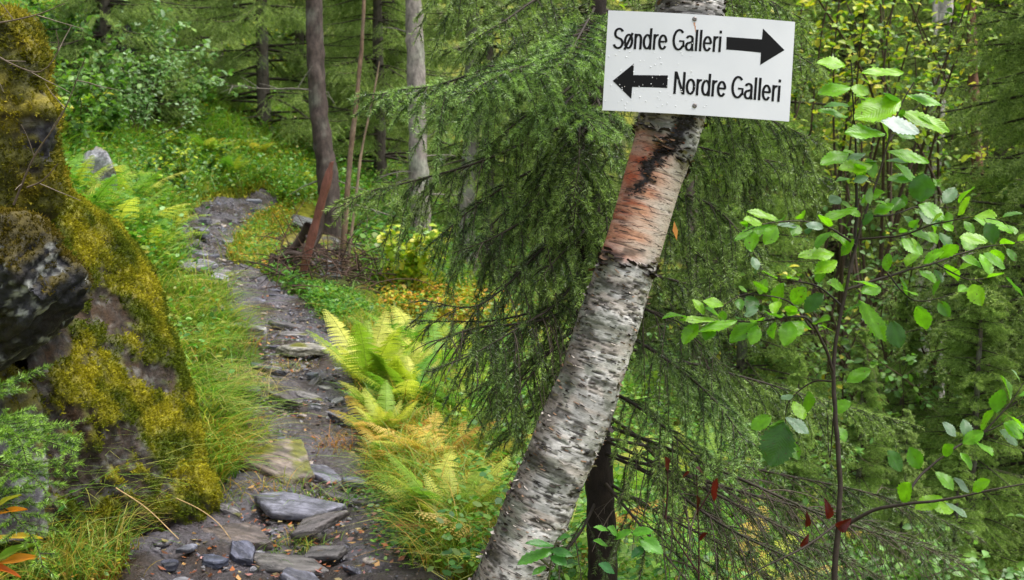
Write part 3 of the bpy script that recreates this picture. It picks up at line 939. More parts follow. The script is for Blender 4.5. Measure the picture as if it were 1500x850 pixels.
def plain(name, col, rough=0.5, metal=0.0, spec=0.5):
    m, t, N, L = new_mat(name)
    p = N('ShaderNodeBsdfPrincipled', i_Roughness=rough, i_Metallic=metal)
    p.inputs['Base Color'].default_value = (*col, 1)
    p.inputs['Specular IOR Level'].default_value = spec
    no = N('ShaderNodeTexNoise', i_Scale=120.0)
    b = N('ShaderNodeBump', i_Strength=0.08, i_Distance=0.001)
    L(no.outputs['Fac'], b.inputs['Height'])
    L(b.outputs[0], p.inputs['Normal'])
    out = N('ShaderNodeOutputMaterial')
    L(p.outputs[0], out.inputs[0])
    return m


M['ink'] = plain('black_ink', (0.004, 0.004, 0.0045), 0.6, spec=.15)
M['steel'] = plain('dull_steel', (0.22, 0.2, 0.19), 0.45, 0.8)
M['drop'] = None
nu = 48
uu = np.linspace(0, 1, nu)
mb = MB()
th = 0.0016
fr0 = np.concatenate([on_sign(uu, np.zeros(nu), np.zeros(nu)), on_sign(uu, np.ones(nu), np.zeros(nu))])
bk0 = np.concatenate([on_sign(uu, np.zeros(nu), np.full(nu, -th)), on_sign(uu, np.ones(nu), np.full(nu, -th))])
allv = np.concatenate([fr0, bk0]) - sc0
i = np.arange(nu - 1)
Fq = np.concatenate([np.stack([i, i + 1, nu + i + 1, nu + i], -1), np.stack([2 * nu + i + 1, 2 * nu + i, 3 * nu + i, 3 * nu + i + 1], -1),
                     np.stack([2 * nu + i, 2 * nu + i + 1, i + 1, i], -1), np.stack([nu + i, nu + i + 1, 3 * nu + i + 1, 3 * nu + i], -1),
                     [[0, nu, 3 * nu, 2 * nu], [nu - 1, 3 * nu - 1, 4 * nu - 1, 2 * nu - 1]]])
mb.add(allv, Fq)
mb.build('plate', M['white'], sign, smooth_shade=False)


def px_uv(px, py):
    """place on the plate that the photograph shows at a pixel"""
    d = FWD + (px - 750) / FPX * RGT + (425 - py) / FPX * UPV
    k = np.dot(sc0 - EYE, ez) / np.dot(d, ez)
    q = EYE + d * k - sc0
    return np.dot(q, ex) / WS + .5, np.dot(q, ey) / HS + .5


def flat_poly(poly, name):
    """a flat printed shape on the plate from an outline in pixels"""
    bm = bmesh.new()
    vs = []
    for a, b in poly:
        u, v = px_uv(a, b)
        vs.append(bm.verts.new(on_sign(np.array(u), np.array(v), np.array(0.0004)) - sc0))
    bm.faces.new(vs)
    bmesh.ops.triangulate(bm, faces=bm.faces[:])
    bmesh.ops.subdivide_edges(bm, edges=[e for e in bm.edges if e.calc_length() > 0.02], cuts=2)
    me = bpy.data.meshes.new(name)
    bm.to_mesh(me)
    bm.free()
    me.materials.append(M['ink'])
    o = bpy.data.objects.new(name, me)
    COL.objects.link(o)
    o.parent = sign
    return o


tag(flat_poly([(1064.5, 54), (1117, 57), (1118.5, 41), (1151, 72), (1114.5, 94.5), (1115.5, 76.5), (1064, 72.5)], 'arrow'), 'black arrow pointing right')
tag(flat_poly([(898, 117.5), (929, 92.5), (928, 109.5), (978.5, 110.5), (977.5, 129), (926.5, 127), (925, 144.5)], 'arrow'), 'black arrow pointing left')

# lettering: a narrow grotesque drawn as strokes; x to the right, y up, cap height 1, x-height .74
def arc(cx, cy, rx, ry, a0, a1, n=18):
    a = np.radians(np.linspace(a0, a1, n))
    return [(cx + rx * math.cos(q), cy + ry * math.sin(q)) for q in a]


SW = 0.105          # stroke width
h_ = SW / 2
XH = 0.73
GL = {
    'S': (0.56, [arc(.28, .735, .20, .215, 22, 180)[:] + arc(.29, .735, .21, .22, 180, 262)[1:] + arc(.27, .27, .225, .225, 82, -90)[0:] + arc(.27, .27, .225, .225, -90, -165)[1:]]),
    'ø': (0.50, [arc(.25, XH / 2, .185, XH / 2 - h_, 0, 360, 36), [(.06, -.03), (.44, .76)]]),
    'o': (0.50, [arc(.25, XH / 2, .185, XH / 2 - h_, 0, 360, 36)]),
    'n': (0.50, [[(.11, 0), (.11, XH)], [(.11, .44)] + arc(.255, .48, .145, .20, 165, 0) + [(.40, 0)]]),
    'd': (0.50, [arc(.235, XH / 2, .175, XH / 2 - h_, 0, 360, 36), [(.41, 0), (.41, 1)]]),
    'r': (0.31, [[(.11, 0), (.11, XH)], [(.11, .42)] + arc(.27, .46, .16, .225, 170, 72, 10)]),
    'e': (0.50, [[(.075, .385), (.425, .385)] + arc(.25, XH / 2, .18, XH / 2 - h_, 5, 325, 36)]),
    'G': (0.68, [arc(.345, .5, .275, .455, 45, 325, 40) + [(.60, .17), (.60, .44), (.36, .44)]]),
    'a': (0.49, [arc(.235, .545, .155, .14, 165, 0, 14) + [(.39, .16), (.425, .0)], [(.39, .42), (.27, .395)] + arc(.20, .205, .135, .165, 80, 270, 20) + arc(.235, .24, .155, .20, 275, 345, 10)]),
    'l': (0.225, [[(.11, 0), (.11, 1)]]),
    'i': (0.225, [[(.11, 0), (.11, XH)], [(.11, .87), (.11, 1.0)]]),
    'N': (0.66, [[(.105, 0), (.105, 1)], [(.555, 0), (.555, 1)], [(.125, .97), (.535, .03)]]),
    ' ': (0.25, []),
}


def lettering(text, x0, y0, x1, y1, cap_px, tname):
    """text along a base line from pixel (x0, y0) to (x1, y1); one mesh per line of writing"""
    b0, b1 = np.array([x0, y0], float), np.array([x1, y1], float)
    wid = sum(GL[c][0] for c in text)
    exx = (b1 - b0) / np.linalg.norm(b1 - b0)
    kx = np.linalg.norm(b1 - b0) / wid
    upx = np.array([0.072, -1.0])
    upx = upx / np.linalg.norm(upx)
    mb = MB()
    x = 0.0
    lay = 0
    for ch in text:
        w, strokes = GL[ch]
        for st in strokes:
            P = np.array(st, float)
            if len(P) > 2:
                closed = np.linalg.norm(P[0] - P[-1]) < 1e-3
            else:
                closed = False
            Pm = np.column_stack([(P[:, 0] + x) * kx, P[:, 1] * cap_px])
            if len(Pm) == 2:
                Pm = np.linspace(Pm[0], Pm[1], 6)
            if closed:
                tg = np.roll(Pm[:-1], -1, 0) - np.roll(Pm[:-1], 1, 0)
                tg = np.vstack([tg, tg[:1]])
            else:
                tg = np.gradient(Pm, axis=0)
            tg = tg / np.linalg.norm(tg, axis=1, keepdims=True)
            nrm = np.column_stack([-tg[:, 1], tg[:, 0]])
            # vertical stems a little heavier than horizontal strokes
            hw = (0.5 * cap_px * (0.09 + 0.026 * np.abs(tg[:, 1])))[:, None]
            A, B = Pm + nrm * hw, Pm - nrm * hw
            q = np.vstack([A, B])
            pix = b0 + q[:, :1] * exx + q[:, 1:] * upx
            uv = np.array([px_uv(*c) for c in pix])
            lay += 1
            V = on_sign(uv[:, 0], uv[:, 1], np.full(len(uv), 0.0004 + 0.00003 * (lay % 7))) - sc0
            n = len(Pm)
            i = np.arange(n - 1)
            mb.add(V, np.stack([n + i, n + i + 1, i + 1, i], -1))
        x += w
    return mb.build(tname, M['ink'], sign, smooth_shade=False)


tag(lettering('Søndre Galleri', 898, 70.5, 1057, 76.5, 31.5, 'lettering'), 'black words Søndre Galleri')
tag(lettering('Nordre Galleri', 985, 137.5, 1145, 148.5, 33, 'lettering'), 'black words Nordre Galleri')
for a, b_ in ((1017.5, 28), (1017.5, 155)):
    u, v = px_uv(a, b_)
    c = on_sign(np.array(u), np.array(v), np.array(0.0)) - sc0
    mb = MB()
    n = 16
    for r0, z0, r1, z1 in ((0.0045, 0, .0042, .0012), (.0042, .0012, .0022, .0020), (.0022, .002, .0018, .0008), (.0018, .0008, 0.0001, .0006)):
        a_ = np.arange(n) * 2 * math.pi / n
        ring = lambda r, z: c + (np.cos(a_) * r)[:, None] * ex + (np.sin(a_) * r)[:, None] * ey + z * ez
        i = np.arange(n)
        mb.add(np.vstack([ring(r0, z0), ring(r1, z1)]), np.stack([i, (i + 1) % n, n + (i + 1) % n, n + i], -1))
    mb.build('screw', M['steel'], sign)
u, v = px_uv(1018, 36)
rd = MB()
for j, (a_, b_, c_, d_) in enumerate(((1015.6, 33, 1018.6, 38), (1017.2, 38, 1019.4, 44), (1018.2, 44, 1019.2, 49))):
    q_ = np.array([px_uv(a_, b_), px_uv(c_, b_), px_uv(c_ - .3, d_), px_uv(a_ + .8, d_)])
    rd.add(on_sign(q_[:, 0], q_[:, 1], np.full(4, .0003)) - sc0, [[0, 3, 2, 1]])
rd.build('rust_streak', plain('rust', rgb(190, 140, 110), .7), sign, smooth_shade=False)
# rain drops on the plate
m, t, N, L = new_mat('water_drop')
p = N('ShaderNodeBsdfPrincipled', i_Roughness=0.05, i_IOR=1.33)
p.inputs['Base Color'].default_value = (0.86, 0.87, 0.9, 1)  # opaque white colour stands in for the highlights of clear drops
p.inputs['Transmission Weight'].default_value = 0.0
out = N('ShaderNodeOutputMaterial')
L(p.outputs[0], out.inputs[0])
rng = np.random.default_rng(8)
mb = MB()
for k in range(110):
    u, v = rng.uniform(.01, .55) if k < 110 else rng.uniform(0, 1), rng.uniform(.01, .8)
    if k < 70:
        v = rng.uniform(.01, .3) if k % 2 else rng.uniform(.02, .75)
    r = rng.uniform(.0004, .0013)
    c = on_sign(np.array(u), np.array(v), np.array(0.0003)) - sc0
    a_ = np.arange(8) * 2 * math.pi / 8
    rg = lambda q, z: c + (np.cos(a_) * q)[:, None] * ex + (np.sin(a_) * q)[:, None] * ey + z * ez
    i = np.arange(8)
    mb.add(np.vstack([rg(r, 0), rg(r * .7, r * .45), rg(r * .1, r * .6)]), np.concatenate([np.stack([i, (i + 1) % 8, 8 + (i + 1) % 8, 8 + i], -1), np.stack([8 + i, 8 + (i + 1) % 8, 16 + (i + 1) % 8, 16 + i], -1)]))
tag(mb.build('rain_drops', m, sign), kind='stuff')

# ------------------------------------------------------------------ spruces
TW = rgb(62, 54, 46)


def needles(P0, P1, per_m, length, width, rng, c0, c1, flat=0.0, tip=None):
    """slim needles all round the twig segments P0 -> P1; returns vertices, triangles, tints"""
    P0, P1 = np.asarray(P0), np.asarray(P1)
    seg = P1 - P0
    L = np.linalg.norm(seg, axis=1)
    n = rng.poisson(L * per_m)
    idx = np.repeat(np.arange(len(L)), n)
    t = rng.uniform(0, 1, len(idx))[:, None]
    B = P0[idx] + seg[idx] * t
    A = unit(seg)[idx]
    rv = rng.normal(0, 1, (len(idx), 3))
    if flat:
        rv[:, 2] = rv[:, 2] * (1 - flat) + 0.25 * flat
    rv = unit(rv - A * (rv * A).sum(1)[:, None])
    D = unit(A * rng.uniform(0.45, 1.0, (len(idx), 1)) + rv * 0.95)
    S = unit(np.cross(D, rng.normal(0, 1, D.shape)))
    ln = length * rng.uniform(0.7, 1.2, (len(idx), 1))
    V = np.stack([B - S * width / 2, B + S * width / 2, B + D * ln], 1).reshape(-1, 3)
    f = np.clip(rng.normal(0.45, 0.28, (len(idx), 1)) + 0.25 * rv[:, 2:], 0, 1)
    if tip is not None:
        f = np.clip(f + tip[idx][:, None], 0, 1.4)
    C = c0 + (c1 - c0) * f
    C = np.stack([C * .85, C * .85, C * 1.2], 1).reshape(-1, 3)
    return V, np.arange(len(V)).reshape(-1, 3), C


def grow(P, D, L, step, grav, rng, wob=0.1, lift_end=0.0):
    n = max(3, int(L / step) + 1)
    st = L / (n - 1)
    pts = [P]
    d = unit(D)
    for k in range(n - 1):
        g = grav * (1 - k / n) - lift_end * (k / n)
        d = unit(d + np.array([0, 0, -1.0]) * g * st * 10 + rng.normal(0, wob, 3) * st * 8)
        pts.append(pts[-1] + d * st)
    return np.array(pts)


def spruce_branch(ctrl, seed, r0=0.008, bare=0.12, gap=0.035, lat=0.28, hang=0.5, dens=1.0, tert=(0.03, 0.09), per_m=1500, nl=0.0125, nw=0.0015, c0=None, c1=None, gapt=0.03,
                  prof=None, dead=0.0, spread=0.9, tipglow=0.35):
    """wood (MB) and needles (MB) of one branch along the control points"""
    rng = np.random.default_rng(seed)
    c0 = rgb(46, 72, 32) if c0 is None else c0
    c1 = rgb(148, 176, 90) if c1 is None else c1
    lat, gap, r0, hang = lat * 1.15, gap * .84, r0 * .62, hang * .72
    A = spline(np.asarray(ctrl, float), 0.02)
    n = len(A)
    wood, green = MB(), MB()
    tt = np.linspace(0, 1, n)
    add_tube(wood, A, r0 * (1 - 0.85 * tt) + 0.0006, 6, TW * rng.uniform(.6, 1.1))
    T = unit(np.gradient(A, axis=0))
    s = np.concatenate([[0], np.cumsum(np.linalg.norm(np.diff(A, axis=0), axis=1))])
    Lt = s[-1]
    S0, S1, tips = [], [], []

    def seg_add(P, tip0):
        S0.append(P[:-1]); S1.append(P[1:])
        tips.append(np.linspace(tip0 - tipglow, tip0 + tipglow, len(P) - 1) if len(P) > 2 else np.array([tip0] * (len(P) - 1)))

    k = int(n * max(bare, .55))
    if k < n - 2:
        seg_add(A[k:], 0.1)
    u = bare * Lt
    sd = 1
    while u < Lt * 0.985:
        q = u / Lt
        i = min(n - 1, int(np.searchsorted(s, u)))
        pr = (prof(q) if prof else (min(1, (1 - q) * 2.2 + 0.12) * min(1, 0.35 + 1.6 * q)))
        L = lat * pr * rng.uniform(0.6, 1.2)
        sd = -sd
        side = unit(np.cross(T[i], [0, 0, 1.0])) * sd
        D = T[i] * rng.uniform(0.5, 0.95) + side * spread * rng.uniform(.7, 1.2) + np.array([0, 0, rng.normal(.05, 0.15)])
        Q = grow(A[i], D, L, 0.02, hang * rng.uniform(.6, 1.3), rng)
        isdead = rng.uniform() < dead
        m = len(Q)
        add_tube(wood, Q, np.linspace(max(0.0012, r0 * .35), 0.0006, m), 4, TW * rng.uniform(.6, 1.3) * (1.5 if isdead else 1))
        if not isdead:
            seg_add(Q[max(0, m // 8):], rng.normal(0, .12))
        TQ = unit(np.gradient(Q, axis=0))
        v = 0.03
        s2 = 1
        while v < L * 0.93:
            j = min(m - 1, int(v / L * (m - 1)))
            s2 = -s2
            sv_ = unit(np.cross(TQ[j], side + np.array([.01, 0, 0.3])))
            l3 = rng.uniform(*tert) * (1.15 - 0.7 * v / L) * (L / lat * .5 + .6)
            D3 = TQ[j] * rng.uniform(.9, 1.2) + sv_ * s2 * rng.uniform(.4, .75) + rng.normal(0, .2, 3)
            Q3 = grow(Q[j], D3, l3, 0.02, hang * 1.1, rng)
            d3 = isdead or rng.uniform() < dead * .5
            V, F = tube(Q3, np.linspace(.0009, .0005, len(Q3)), 3)
            wood.add(V, F, TW * (1.5 if d3 else .9))
            if not d3:
                seg_add(Q3, rng.normal(0.1, .15))
            v += gapt * rng.uniform(.7, 1.3)
        u += gap * rng.uniform(.6, 1.4)
    if S0:
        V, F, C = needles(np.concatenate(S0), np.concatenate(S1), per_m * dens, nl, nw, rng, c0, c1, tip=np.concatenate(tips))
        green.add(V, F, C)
    return wood, green


def put_branch(tree, ctrl, seed, mats=None, **kw):
    base = np.asarray(tree.location)
    w, g = spruce_branch(np.asarray(ctrl) - base, seed, **kw)
    b = w.build('branch', M['twig'], tree)
    if g.n:
        g.build('needles', M['needle'], b)
    return b


# the young spruce close behind the birch
sd = 3.0
tb = pt(888, 900, sd)
tb = np.array([tb[0], tb[1], h1(tb[0], tb[1])])
spruce = empty('spruce_tree', tb, 'young wet spruce with hanging twigs close behind the leaning birch', 'tree')
tp = np.array([tb, pt(882, 800, sd), pt(874, 650, sd), pt(862, 450, sd), pt(864, 250, sd), pt(872, 60, sd), pt(876, -150, sd), pt(878, -700, sd)])
mb = MB()
tps = spline(np.column_stack([tp, [.042, .040, .038, .034, .030, .027, .023, .008]]), 0.02)
V, F = tube(tps[:, :3], tps[:, 3], 20)
nv = fbm(V * [60, 60, 25], 3, 4)
V = V + (V - np.repeat(tps[:, :3], 20, 0)) * ((nv - .5) * .35)[:, None]
mb.add(V - tb, F, rgb(46, 38, 34) * (0.4 + nv[:, None]))
mb.build('trunk', M['bark'], spruce)

GRN = dict(c0=rgb(48, 78, 38), c1=rgb(150, 184, 102))
DRK = dict(c0=rgb(40, 60, 30), c1=rgb(106, 132, 66))
hero = [
    # bough 1: long, bare towards the trunk, green at its low left tip
    ([pt(866, 165, 3.0), pt(800, 196, 2.92), pt(700, 238, 2.8), pt(610, 264, 2.7), pt(540, 281, 2.62), pt(498, 303, 2.56)], dict(r0=.0075, bare=.06, gap=.026, lat=.24, hang=1.5, spread=.6, dens=1.05, tert=(.03, .07), dead=.1)),
    # bough 2 and its heavy green end
    ([pt(870, 40, 3.0), pt(800, 72, 2.9), pt(720, 98, 2.8), pt(640, 125, 2.72), pt(585, 132, 2.66), pt(552, 140, 2.62)], dict(r0=.0075, bare=.05, gap=.02, lat=.27, hang=1.3, spread=.7, dens=1.15, **GRN)),
    ([pt(868, 90, 3.0), pt(815, 88, 2.75), pt(760, 100, 2.55), pt(705, 125, 2.42), pt(680, 150, 2.38)], dict(r0=.007, gap=.022, lat=.20, hang=1.2, spread=.8, dens=1.2, **GRN)),
    ([pt(872, 10, 3.0), pt(850, 50, 2.7), pt(830, 85, 2.45), pt(800, 110, 2.36)], dict(r0=.006, gap=.022, lat=.17, hang=1.0, dens=1.2, **GRN)),
    ([pt(872, -40, 3.0), pt(800, -10, 2.85), pt(740, 30, 2.72), pt(690, 60, 2.65)], dict(gap=.025, lat=.25, hang=1.2, dens=1.1)),
    ([pt(872, -60, 3.0), pt(790, -70, 2.95), pt(700, -50, 2.9), pt(640, -10, 2.85)], dict(gap=.03, lat=.27, hang=1.4)),
    ([pt(870, 120, 3.0), pt(830, 150, 2.8), pt(850, 165, 2.5), pt(880, 200, 2.4)], dict(r0=.005, gap=.025, lat=.16, hang=1.1, dens=1.1, **GRN)),
    ([pt(866, 220, 3.0), pt(790, 265, 3.05), pt(720, 330, 3.05), pt(680, 380, 3.0)], dict(gap=.03, lat=.26, hang=1.6, dead=.25, **DRK)),
    ([pt(864, 270, 3.0), pt(790, 310, 2.8), pt(720, 350, 2.7), pt(665, 370, 2.66)], dict(gap=.03, lat=.22, hang=1.8, dead=.3, **DRK)),
    ([pt(864, 320, 3.0), pt(800, 360, 2.85), pt(740, 420, 2.7), pt(690, 450, 2.62), pt(620, 440, 2.55)], dict(gap=.032, lat=.26, hang=1.9, dead=.4, r0=.006, **DRK)),
    ([pt(862, 380, 3.0), pt(820, 440, 2.8), pt(760, 480, 2.62), pt(690, 520, 2.5), pt(625, 545, 2.44)], dict(gap=.03, lat=.22, hang=1.9, dead=.5, r0=.006, **DRK)),
    ([pt(862, 420, 3.0), pt(800, 450, 3.0), pt(720, 470, 2.95), pt(610, 470, 2.9)], dict(gap=.03, lat=.25, hang=2.0, dead=.45, r0=.006, **DRK)),
    ([pt(866, 470, 3.0), pt(820, 500, 2.85), pt(770, 560, 2.75), pt(735, 620, 2.7)], dict(gap=.026, lat=.20, hang=1.4, dens=1.1, dead=.1)),
    ([pt(868, 500, 3.0), pt(790, 520, 2.9), pt(730, 560, 2.8), pt(700, 610, 2.75)], dict(gap=.03, lat=.22, hang=1.8, dead=.2)),
    # right side, behind the sign and below it
    ([pt(874, 20, 3.0), pt(960, 30, 2.9), pt(1060, 40, 2.8), pt(1130, 60, 2.72), pt(1200, 100, 2.66)], dict(gap=.022, lat=.25, hang=1.4, dens=1.15)),
    ([pt(874, -50, 3.0), pt(960, -40, 2.9), pt(1080, -20, 2.8), pt(1180, 30, 2.72)], dict(gap=.026, lat=.28, hang=1.4)),
    ([pt(872, 110, 3.0), pt(960, 130, 2.92), pt(1060, 150, 2.85), pt(1150, 185, 2.8), pt(1205, 215, 2.76)], dict(gap=.02, lat=.26, hang=1.8, dens=1.15, spread=.6)),
    ([pt(868, 170, 3.0), pt(950, 195, 3.0), pt(1050, 222, 2.95), pt(1140, 238, 2.92), pt(1215, 262, 2.9)], dict(r0=.0065, gap=.022, lat=.28, hang=2.2, spread=.5, dead=.1)),
    ([pt(866, 230, 3.0), pt(960, 270, 2.9), pt(1040, 300, 2.82), pt(1090, 350, 2.78), pt(1120, 400, 2.76)], dict(gap=.024, lat=.24, hang=1.5, dens=1.15)),
    ([pt(864, 310, 3.0), pt(950, 330, 2.9), pt(1020, 370, 2.8), pt(1070, 430, 2.75), pt(1095, 470, 2.72)], dict(gap=.026, lat=.22, hang=1.5, dens=1.1)),
    ([pt(864, 370, 3.0), pt(950, 400, 3.05), pt(1050, 430, 3.1), pt(1140, 470, 3.1)], dict(gap=.03, lat=.26, hang=2.0, dead=.2, **DRK)),
    ([pt(866, 420, 3.0), pt(940, 450, 2.85), pt(1010, 490, 2.75), pt(1060, 540, 2.7)], dict(gap=.03, lat=.25, hang=1.8, dead=.3, **DRK)),
    ([pt(868, 470, 3.0), pt(950, 510, 2.9), pt(1030, 570, 2.8), pt(1080, 630, 2.75), pt(1105, 680, 2.72)], dict(gap=.022, lat=.22, hang=1.3, dens=1.15, **GRN)),
    ([pt(868, 500, 3.0), pt(960, 520, 3.1), pt(1080, 550, 3.2), pt(1220, 590, 3.25), pt(1330, 620, 3.3)], dict(gap=.024, lat=.28, hang=1.6, dens=1.0, r0=.008)),
    ([pt(872, 560, 3.0), pt(940, 600, 2.85), pt(1000, 650, 2.75), pt(1040, 690, 2.7)], dict(gap=.026, lat=.2, hang=1.3)),
    ([pt(876, 620, 3.0), pt(960, 650, 2.9), pt(1080, 700, 2.8), pt(1220, 760, 2.75), pt(1400, 815, 2.7)], dict(gap=.03, lat=.26, hang=.9, dead=.65, r0=.008, **DRK)),
    ([pt(878, 660, 3.0), pt(960, 700, 2.8), pt(1060, 770, 2.65), pt(1180, 830, 2.55), pt(1260, 880, 2.5)], dict(gap=.03, lat=.26, hang=1.0, dead=.6, r0=.008, **DRK)),
    ([pt(876, 640, 3.0), pt(980, 660, 3.1), pt(1120, 690, 3.2), pt(1300, 730, 3.3), pt(1440, 790, 3.3)], dict(gap=.03, lat=.3, hang=1.0, dead=.5, r0=.008, **DRK)),
    ([pt(880, 700, 3.0), pt(930, 760, 2.8), pt(980, 820, 2.7), pt(1040, 890, 2.6)], dict(gap=.03, lat=.24, hang=1.0, dead=.6, **DRK)),
    ([pt(880, 720, 3.0), pt(850, 780, 2.9), pt(810, 830, 2.85), pt(770, 900, 2.8)], dict(gap=.035, lat=.2, hang=1.2, dead=.6, **DRK)),
    ([pt(878, 600, 3.0), pt(930, 640, 3.2), pt(1010, 720, 3.4), pt(1100, 800, 3.5)], dict(gap=.03, lat=.3, hang=1.2, dead=.4, **DRK)),
    # short shoots that cover the trunk
    ([pt(868, 130, 3.0), pt(880, 160, 2.8), pt(890, 200, 2.7), pt(895, 250, 2.65)], dict(gap=.028, lat=.2, hang=1.6, **DRK)),
    ([pt(864, 200, 3.0), pt(850, 230, 2.8), pt(845, 280, 2.7), pt(840, 330, 2.65)], dict(gap=.026, lat=.22, hang=1.7, dens=1.1)),
    ([pt(864, 100, 3.0), pt(820, 140, 2.9), pt(770, 170, 2.85), pt(720, 210, 2.8)], dict(gap=.026, lat=.26, hang=1.6, dens=1.1)),
    ([pt(862, 440, 3.0), pt(790, 470, 2.75), pt(700, 480, 2.6), pt(640, 500, 2.5)], dict(gap=.022, lat=.26, hang=1.9, dead=.6, **DRK)),
    ([pt(868, 520, 3.0), pt(820, 560, 2.9), pt(780, 610, 2.85), pt(740, 650, 2.8)], dict(gap=.026, lat=.2, hang=1.4, dens=1.1, dead=.1)),
    ([pt(876, 640, 3.0), pt(960, 680, 2.85), pt(1080, 740, 2.75), pt(1200, 800, 2.7), pt(1300, 850, 2.68)], dict(gap=.018, lat=.3, hang=.8, dead=.85, r0=.007, **DRK)),
    ([pt(876, 660, 3.0), pt(980, 690, 2.95), pt(1120, 730, 2.9), pt(1280, 770, 2.9), pt(1420, 830, 2.88)], dict(gap=.018, lat=.3, hang=.8, dead=.85, r0=.007, **DRK)),
    ([pt(878, 700, 3.0), pt(980, 760, 2.9), pt(1060, 800, 2.8), pt(1140, 860, 2.75)], dict(gap=.018, lat=.3, hang=.8, dead=.85, r0=.007, **DRK)),
    ([pt(864, 250, 3.0), pt(882, 285, 2.8), pt(890, 340, 2.7), pt(886, 400, 2.65)], dict(gap=.024, lat=.2, hang=2.0)),
    ([pt(864, 330, 3.0), pt(845, 350, 2.8), pt(815, 380, 2.7), pt(790, 410, 2.65)], dict(gap=.024, lat=.22, hang=2.0, dens=1.1)),
    ([pt(866, 360, 3.0), pt(855, 420, 2.85), pt(840, 500, 2.75), pt(810, 560, 2.7)], dict(gap=.024, lat=.22, hang=1.8, dead=.15)),
    ([pt(864, 180, 3.0), pt(835, 215, 2.85), pt(800, 260, 2.75), pt(775, 320, 2.7)], dict(gap=.025, lat=.26, hang=2.0, dens=1.1)),
    ([pt(866, 130, 3.0), pt(850, 180, 2.8), pt(848, 240, 2.65), pt(840, 290, 2.6)], dict(gap=.024, lat=.2, hang=1.8)),
    ([pt(866, 220, 3.0), pt(780, 250, 2.9), pt(700, 300, 2.8), pt(640, 350, 2.75)], dict(gap=.024, lat=.26, hang=1.8, **GRN)),
    # behind the trunk
    ([pt(870, 60, 3.0), pt(860, 90, 3.3), pt(820, 150, 3.6), pt(800, 240, 3.75)], dict(gap=.03, lat=.3, hang=1.6, **DRK)),
    ([pt(864, 260, 3.0), pt(830, 320, 3.3), pt(790, 400, 3.6), pt(770, 470, 3.7)], dict(gap=.03, lat=.3, hang=1.6, dead=.2, **DRK)),
    ([pt(872, 10, 3.0), pt(900, 20, 3.3), pt(980, 60, 3.6), pt(1060, 130, 3.75)], dict(gap=.03, lat=.3, hang=1.6, **DRK)),
    ([pt(872, 0, 3.0), pt(800, 40, 3.3), pt(730, 110, 3.5), pt(690, 190, 3.55)], dict(gap=.03, lat=.3, hang=1.6, **DRK)),
    ([pt(868, 460, 3.0), pt(840, 560, 3.3), pt(800, 640, 3.5), pt(790, 700, 3.6)], dict(gap=.03, lat=.3, hang=1.6, dead=.3, **DRK)),
]
for k, (c, kw) in enumerate(hero):
    put_branch(spruce, c, 300 + k, **kw)


# ---- spruces farther off: trunk and crown, a few crown shapes shared among the trees
def crown_mesh(H, Rm, seed, lo=0.08, whorl=0.3, per=9, droop=0.5, per_m=230, nl=0.03, nw=0.006, c0=None, c1=None, lat_n=9, thin=0.0, skirt=1.0):
    rng = np.random.default_rng(seed)
    c0 = rgb(66, 98, 44) if c0 is None else c0
    c1 = rgb(176, 196, 118) if c1 is None else c1
    S0, S1, tips = [], [], []
    wood, green = MB(), MB()
    z = lo * H
    while z < H * 0.99:
        q = z / H
        Rr = Rm * (1 - q) ** 0.8 * (skirt if q < .25 else 1) + 0.08
        for k in range(per):
            if rng.uniform() < thin * (1 - q):
                continue
            a = rng.uniform(0, 6.283)
            L = Rr * rng.uniform(.65, 1.15)
            D = np.array([math.cos(a), math.sin(a), rng.normal(0.05 + .5 * q, .12)])
            Q = grow(np.array([0, 0, z + rng.normal(0, .08)]), D, L, max(.08, L / 9), droop * .12 / max(L, .3), rng, wob=.03, lift_end=droop * .1)
            add_tube(wood, Q, np.linspace(.012, .003, len(Q)) * (0.5 + L), 3, TW * .9)
            m = len(Q)
            S0.append(Q[m // 3:-1]); S1.append(Q[m // 3 + 1:]); tips.append(np.linspace(-.1, .3, m - 1 - m // 3))
            TQ = unit(np.gradient(Q, axis=0))
            for j in range(1, lat_n):
                t = 0.15 + .85 * j / lat_n
                i = min(m - 1, int(t * (m - 1)))
                for s_ in (-1, 1):
                    side = unit(np.cross(TQ[i], [0, 0, 1.0])) * s_
                    l2 = L * .42 * (1.1 - t * .85) * rng.uniform(.6, 1.2) + .05
                    P = Q[i] + TQ[i] * rng.uniform(-.04, .04)
                    d2 = unit(TQ[i] * .7 + side * .7 + np.array([0, 0, -.25 * droop - .1]))
                    E1 = P + d2 * l2 * .5
                    E2 = E1 + unit(d2 + np.array([0, 0, -.9 * droop])) * l2 * .6
                    S0.append(np.array([P, E1])); S1.append(np.array([E1, E2])); tips.append(np.array([-.05, .2]))
                    for e_ in (E1, (E1 + E2) / 2):
                        for w_ in (-1, 1):
                            d3 = unit(d2 * .6 + np.cross(d2, [0, 0, 1.0]) * w_ * .6 + np.array([0, 0, -.5 * droop]))
                            S0.append(e_[None]); S1.append((e_ + d3 * l2 * .35)[None]); tips.append(np.array([.15]))
        z += whorl * rng.uniform(.7, 1.3) * (1.1 - .5 * q)
    tip = np.concatenate(tips) + rng.normal(0, .12, sum(len(t) for t in tips))
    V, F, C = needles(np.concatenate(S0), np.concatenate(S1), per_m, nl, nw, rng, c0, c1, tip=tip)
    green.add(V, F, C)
    V = np.concatenate(wood.V); 
    for (f, mi), v, c in zip(wood.F, wood.V, wood.C):
        pass
    off = green.n
    green.V += wood.V; green.C += wood.C; green.UV += wood.UV
    green.F += [(f + off, 1) for f, mi in wood.F]
    green.n += wood.n
    o = green.build('crown', [M['needle_far'], M['twig']])
    me = o.data
    bpy.data.objects.remove(o)
    return me


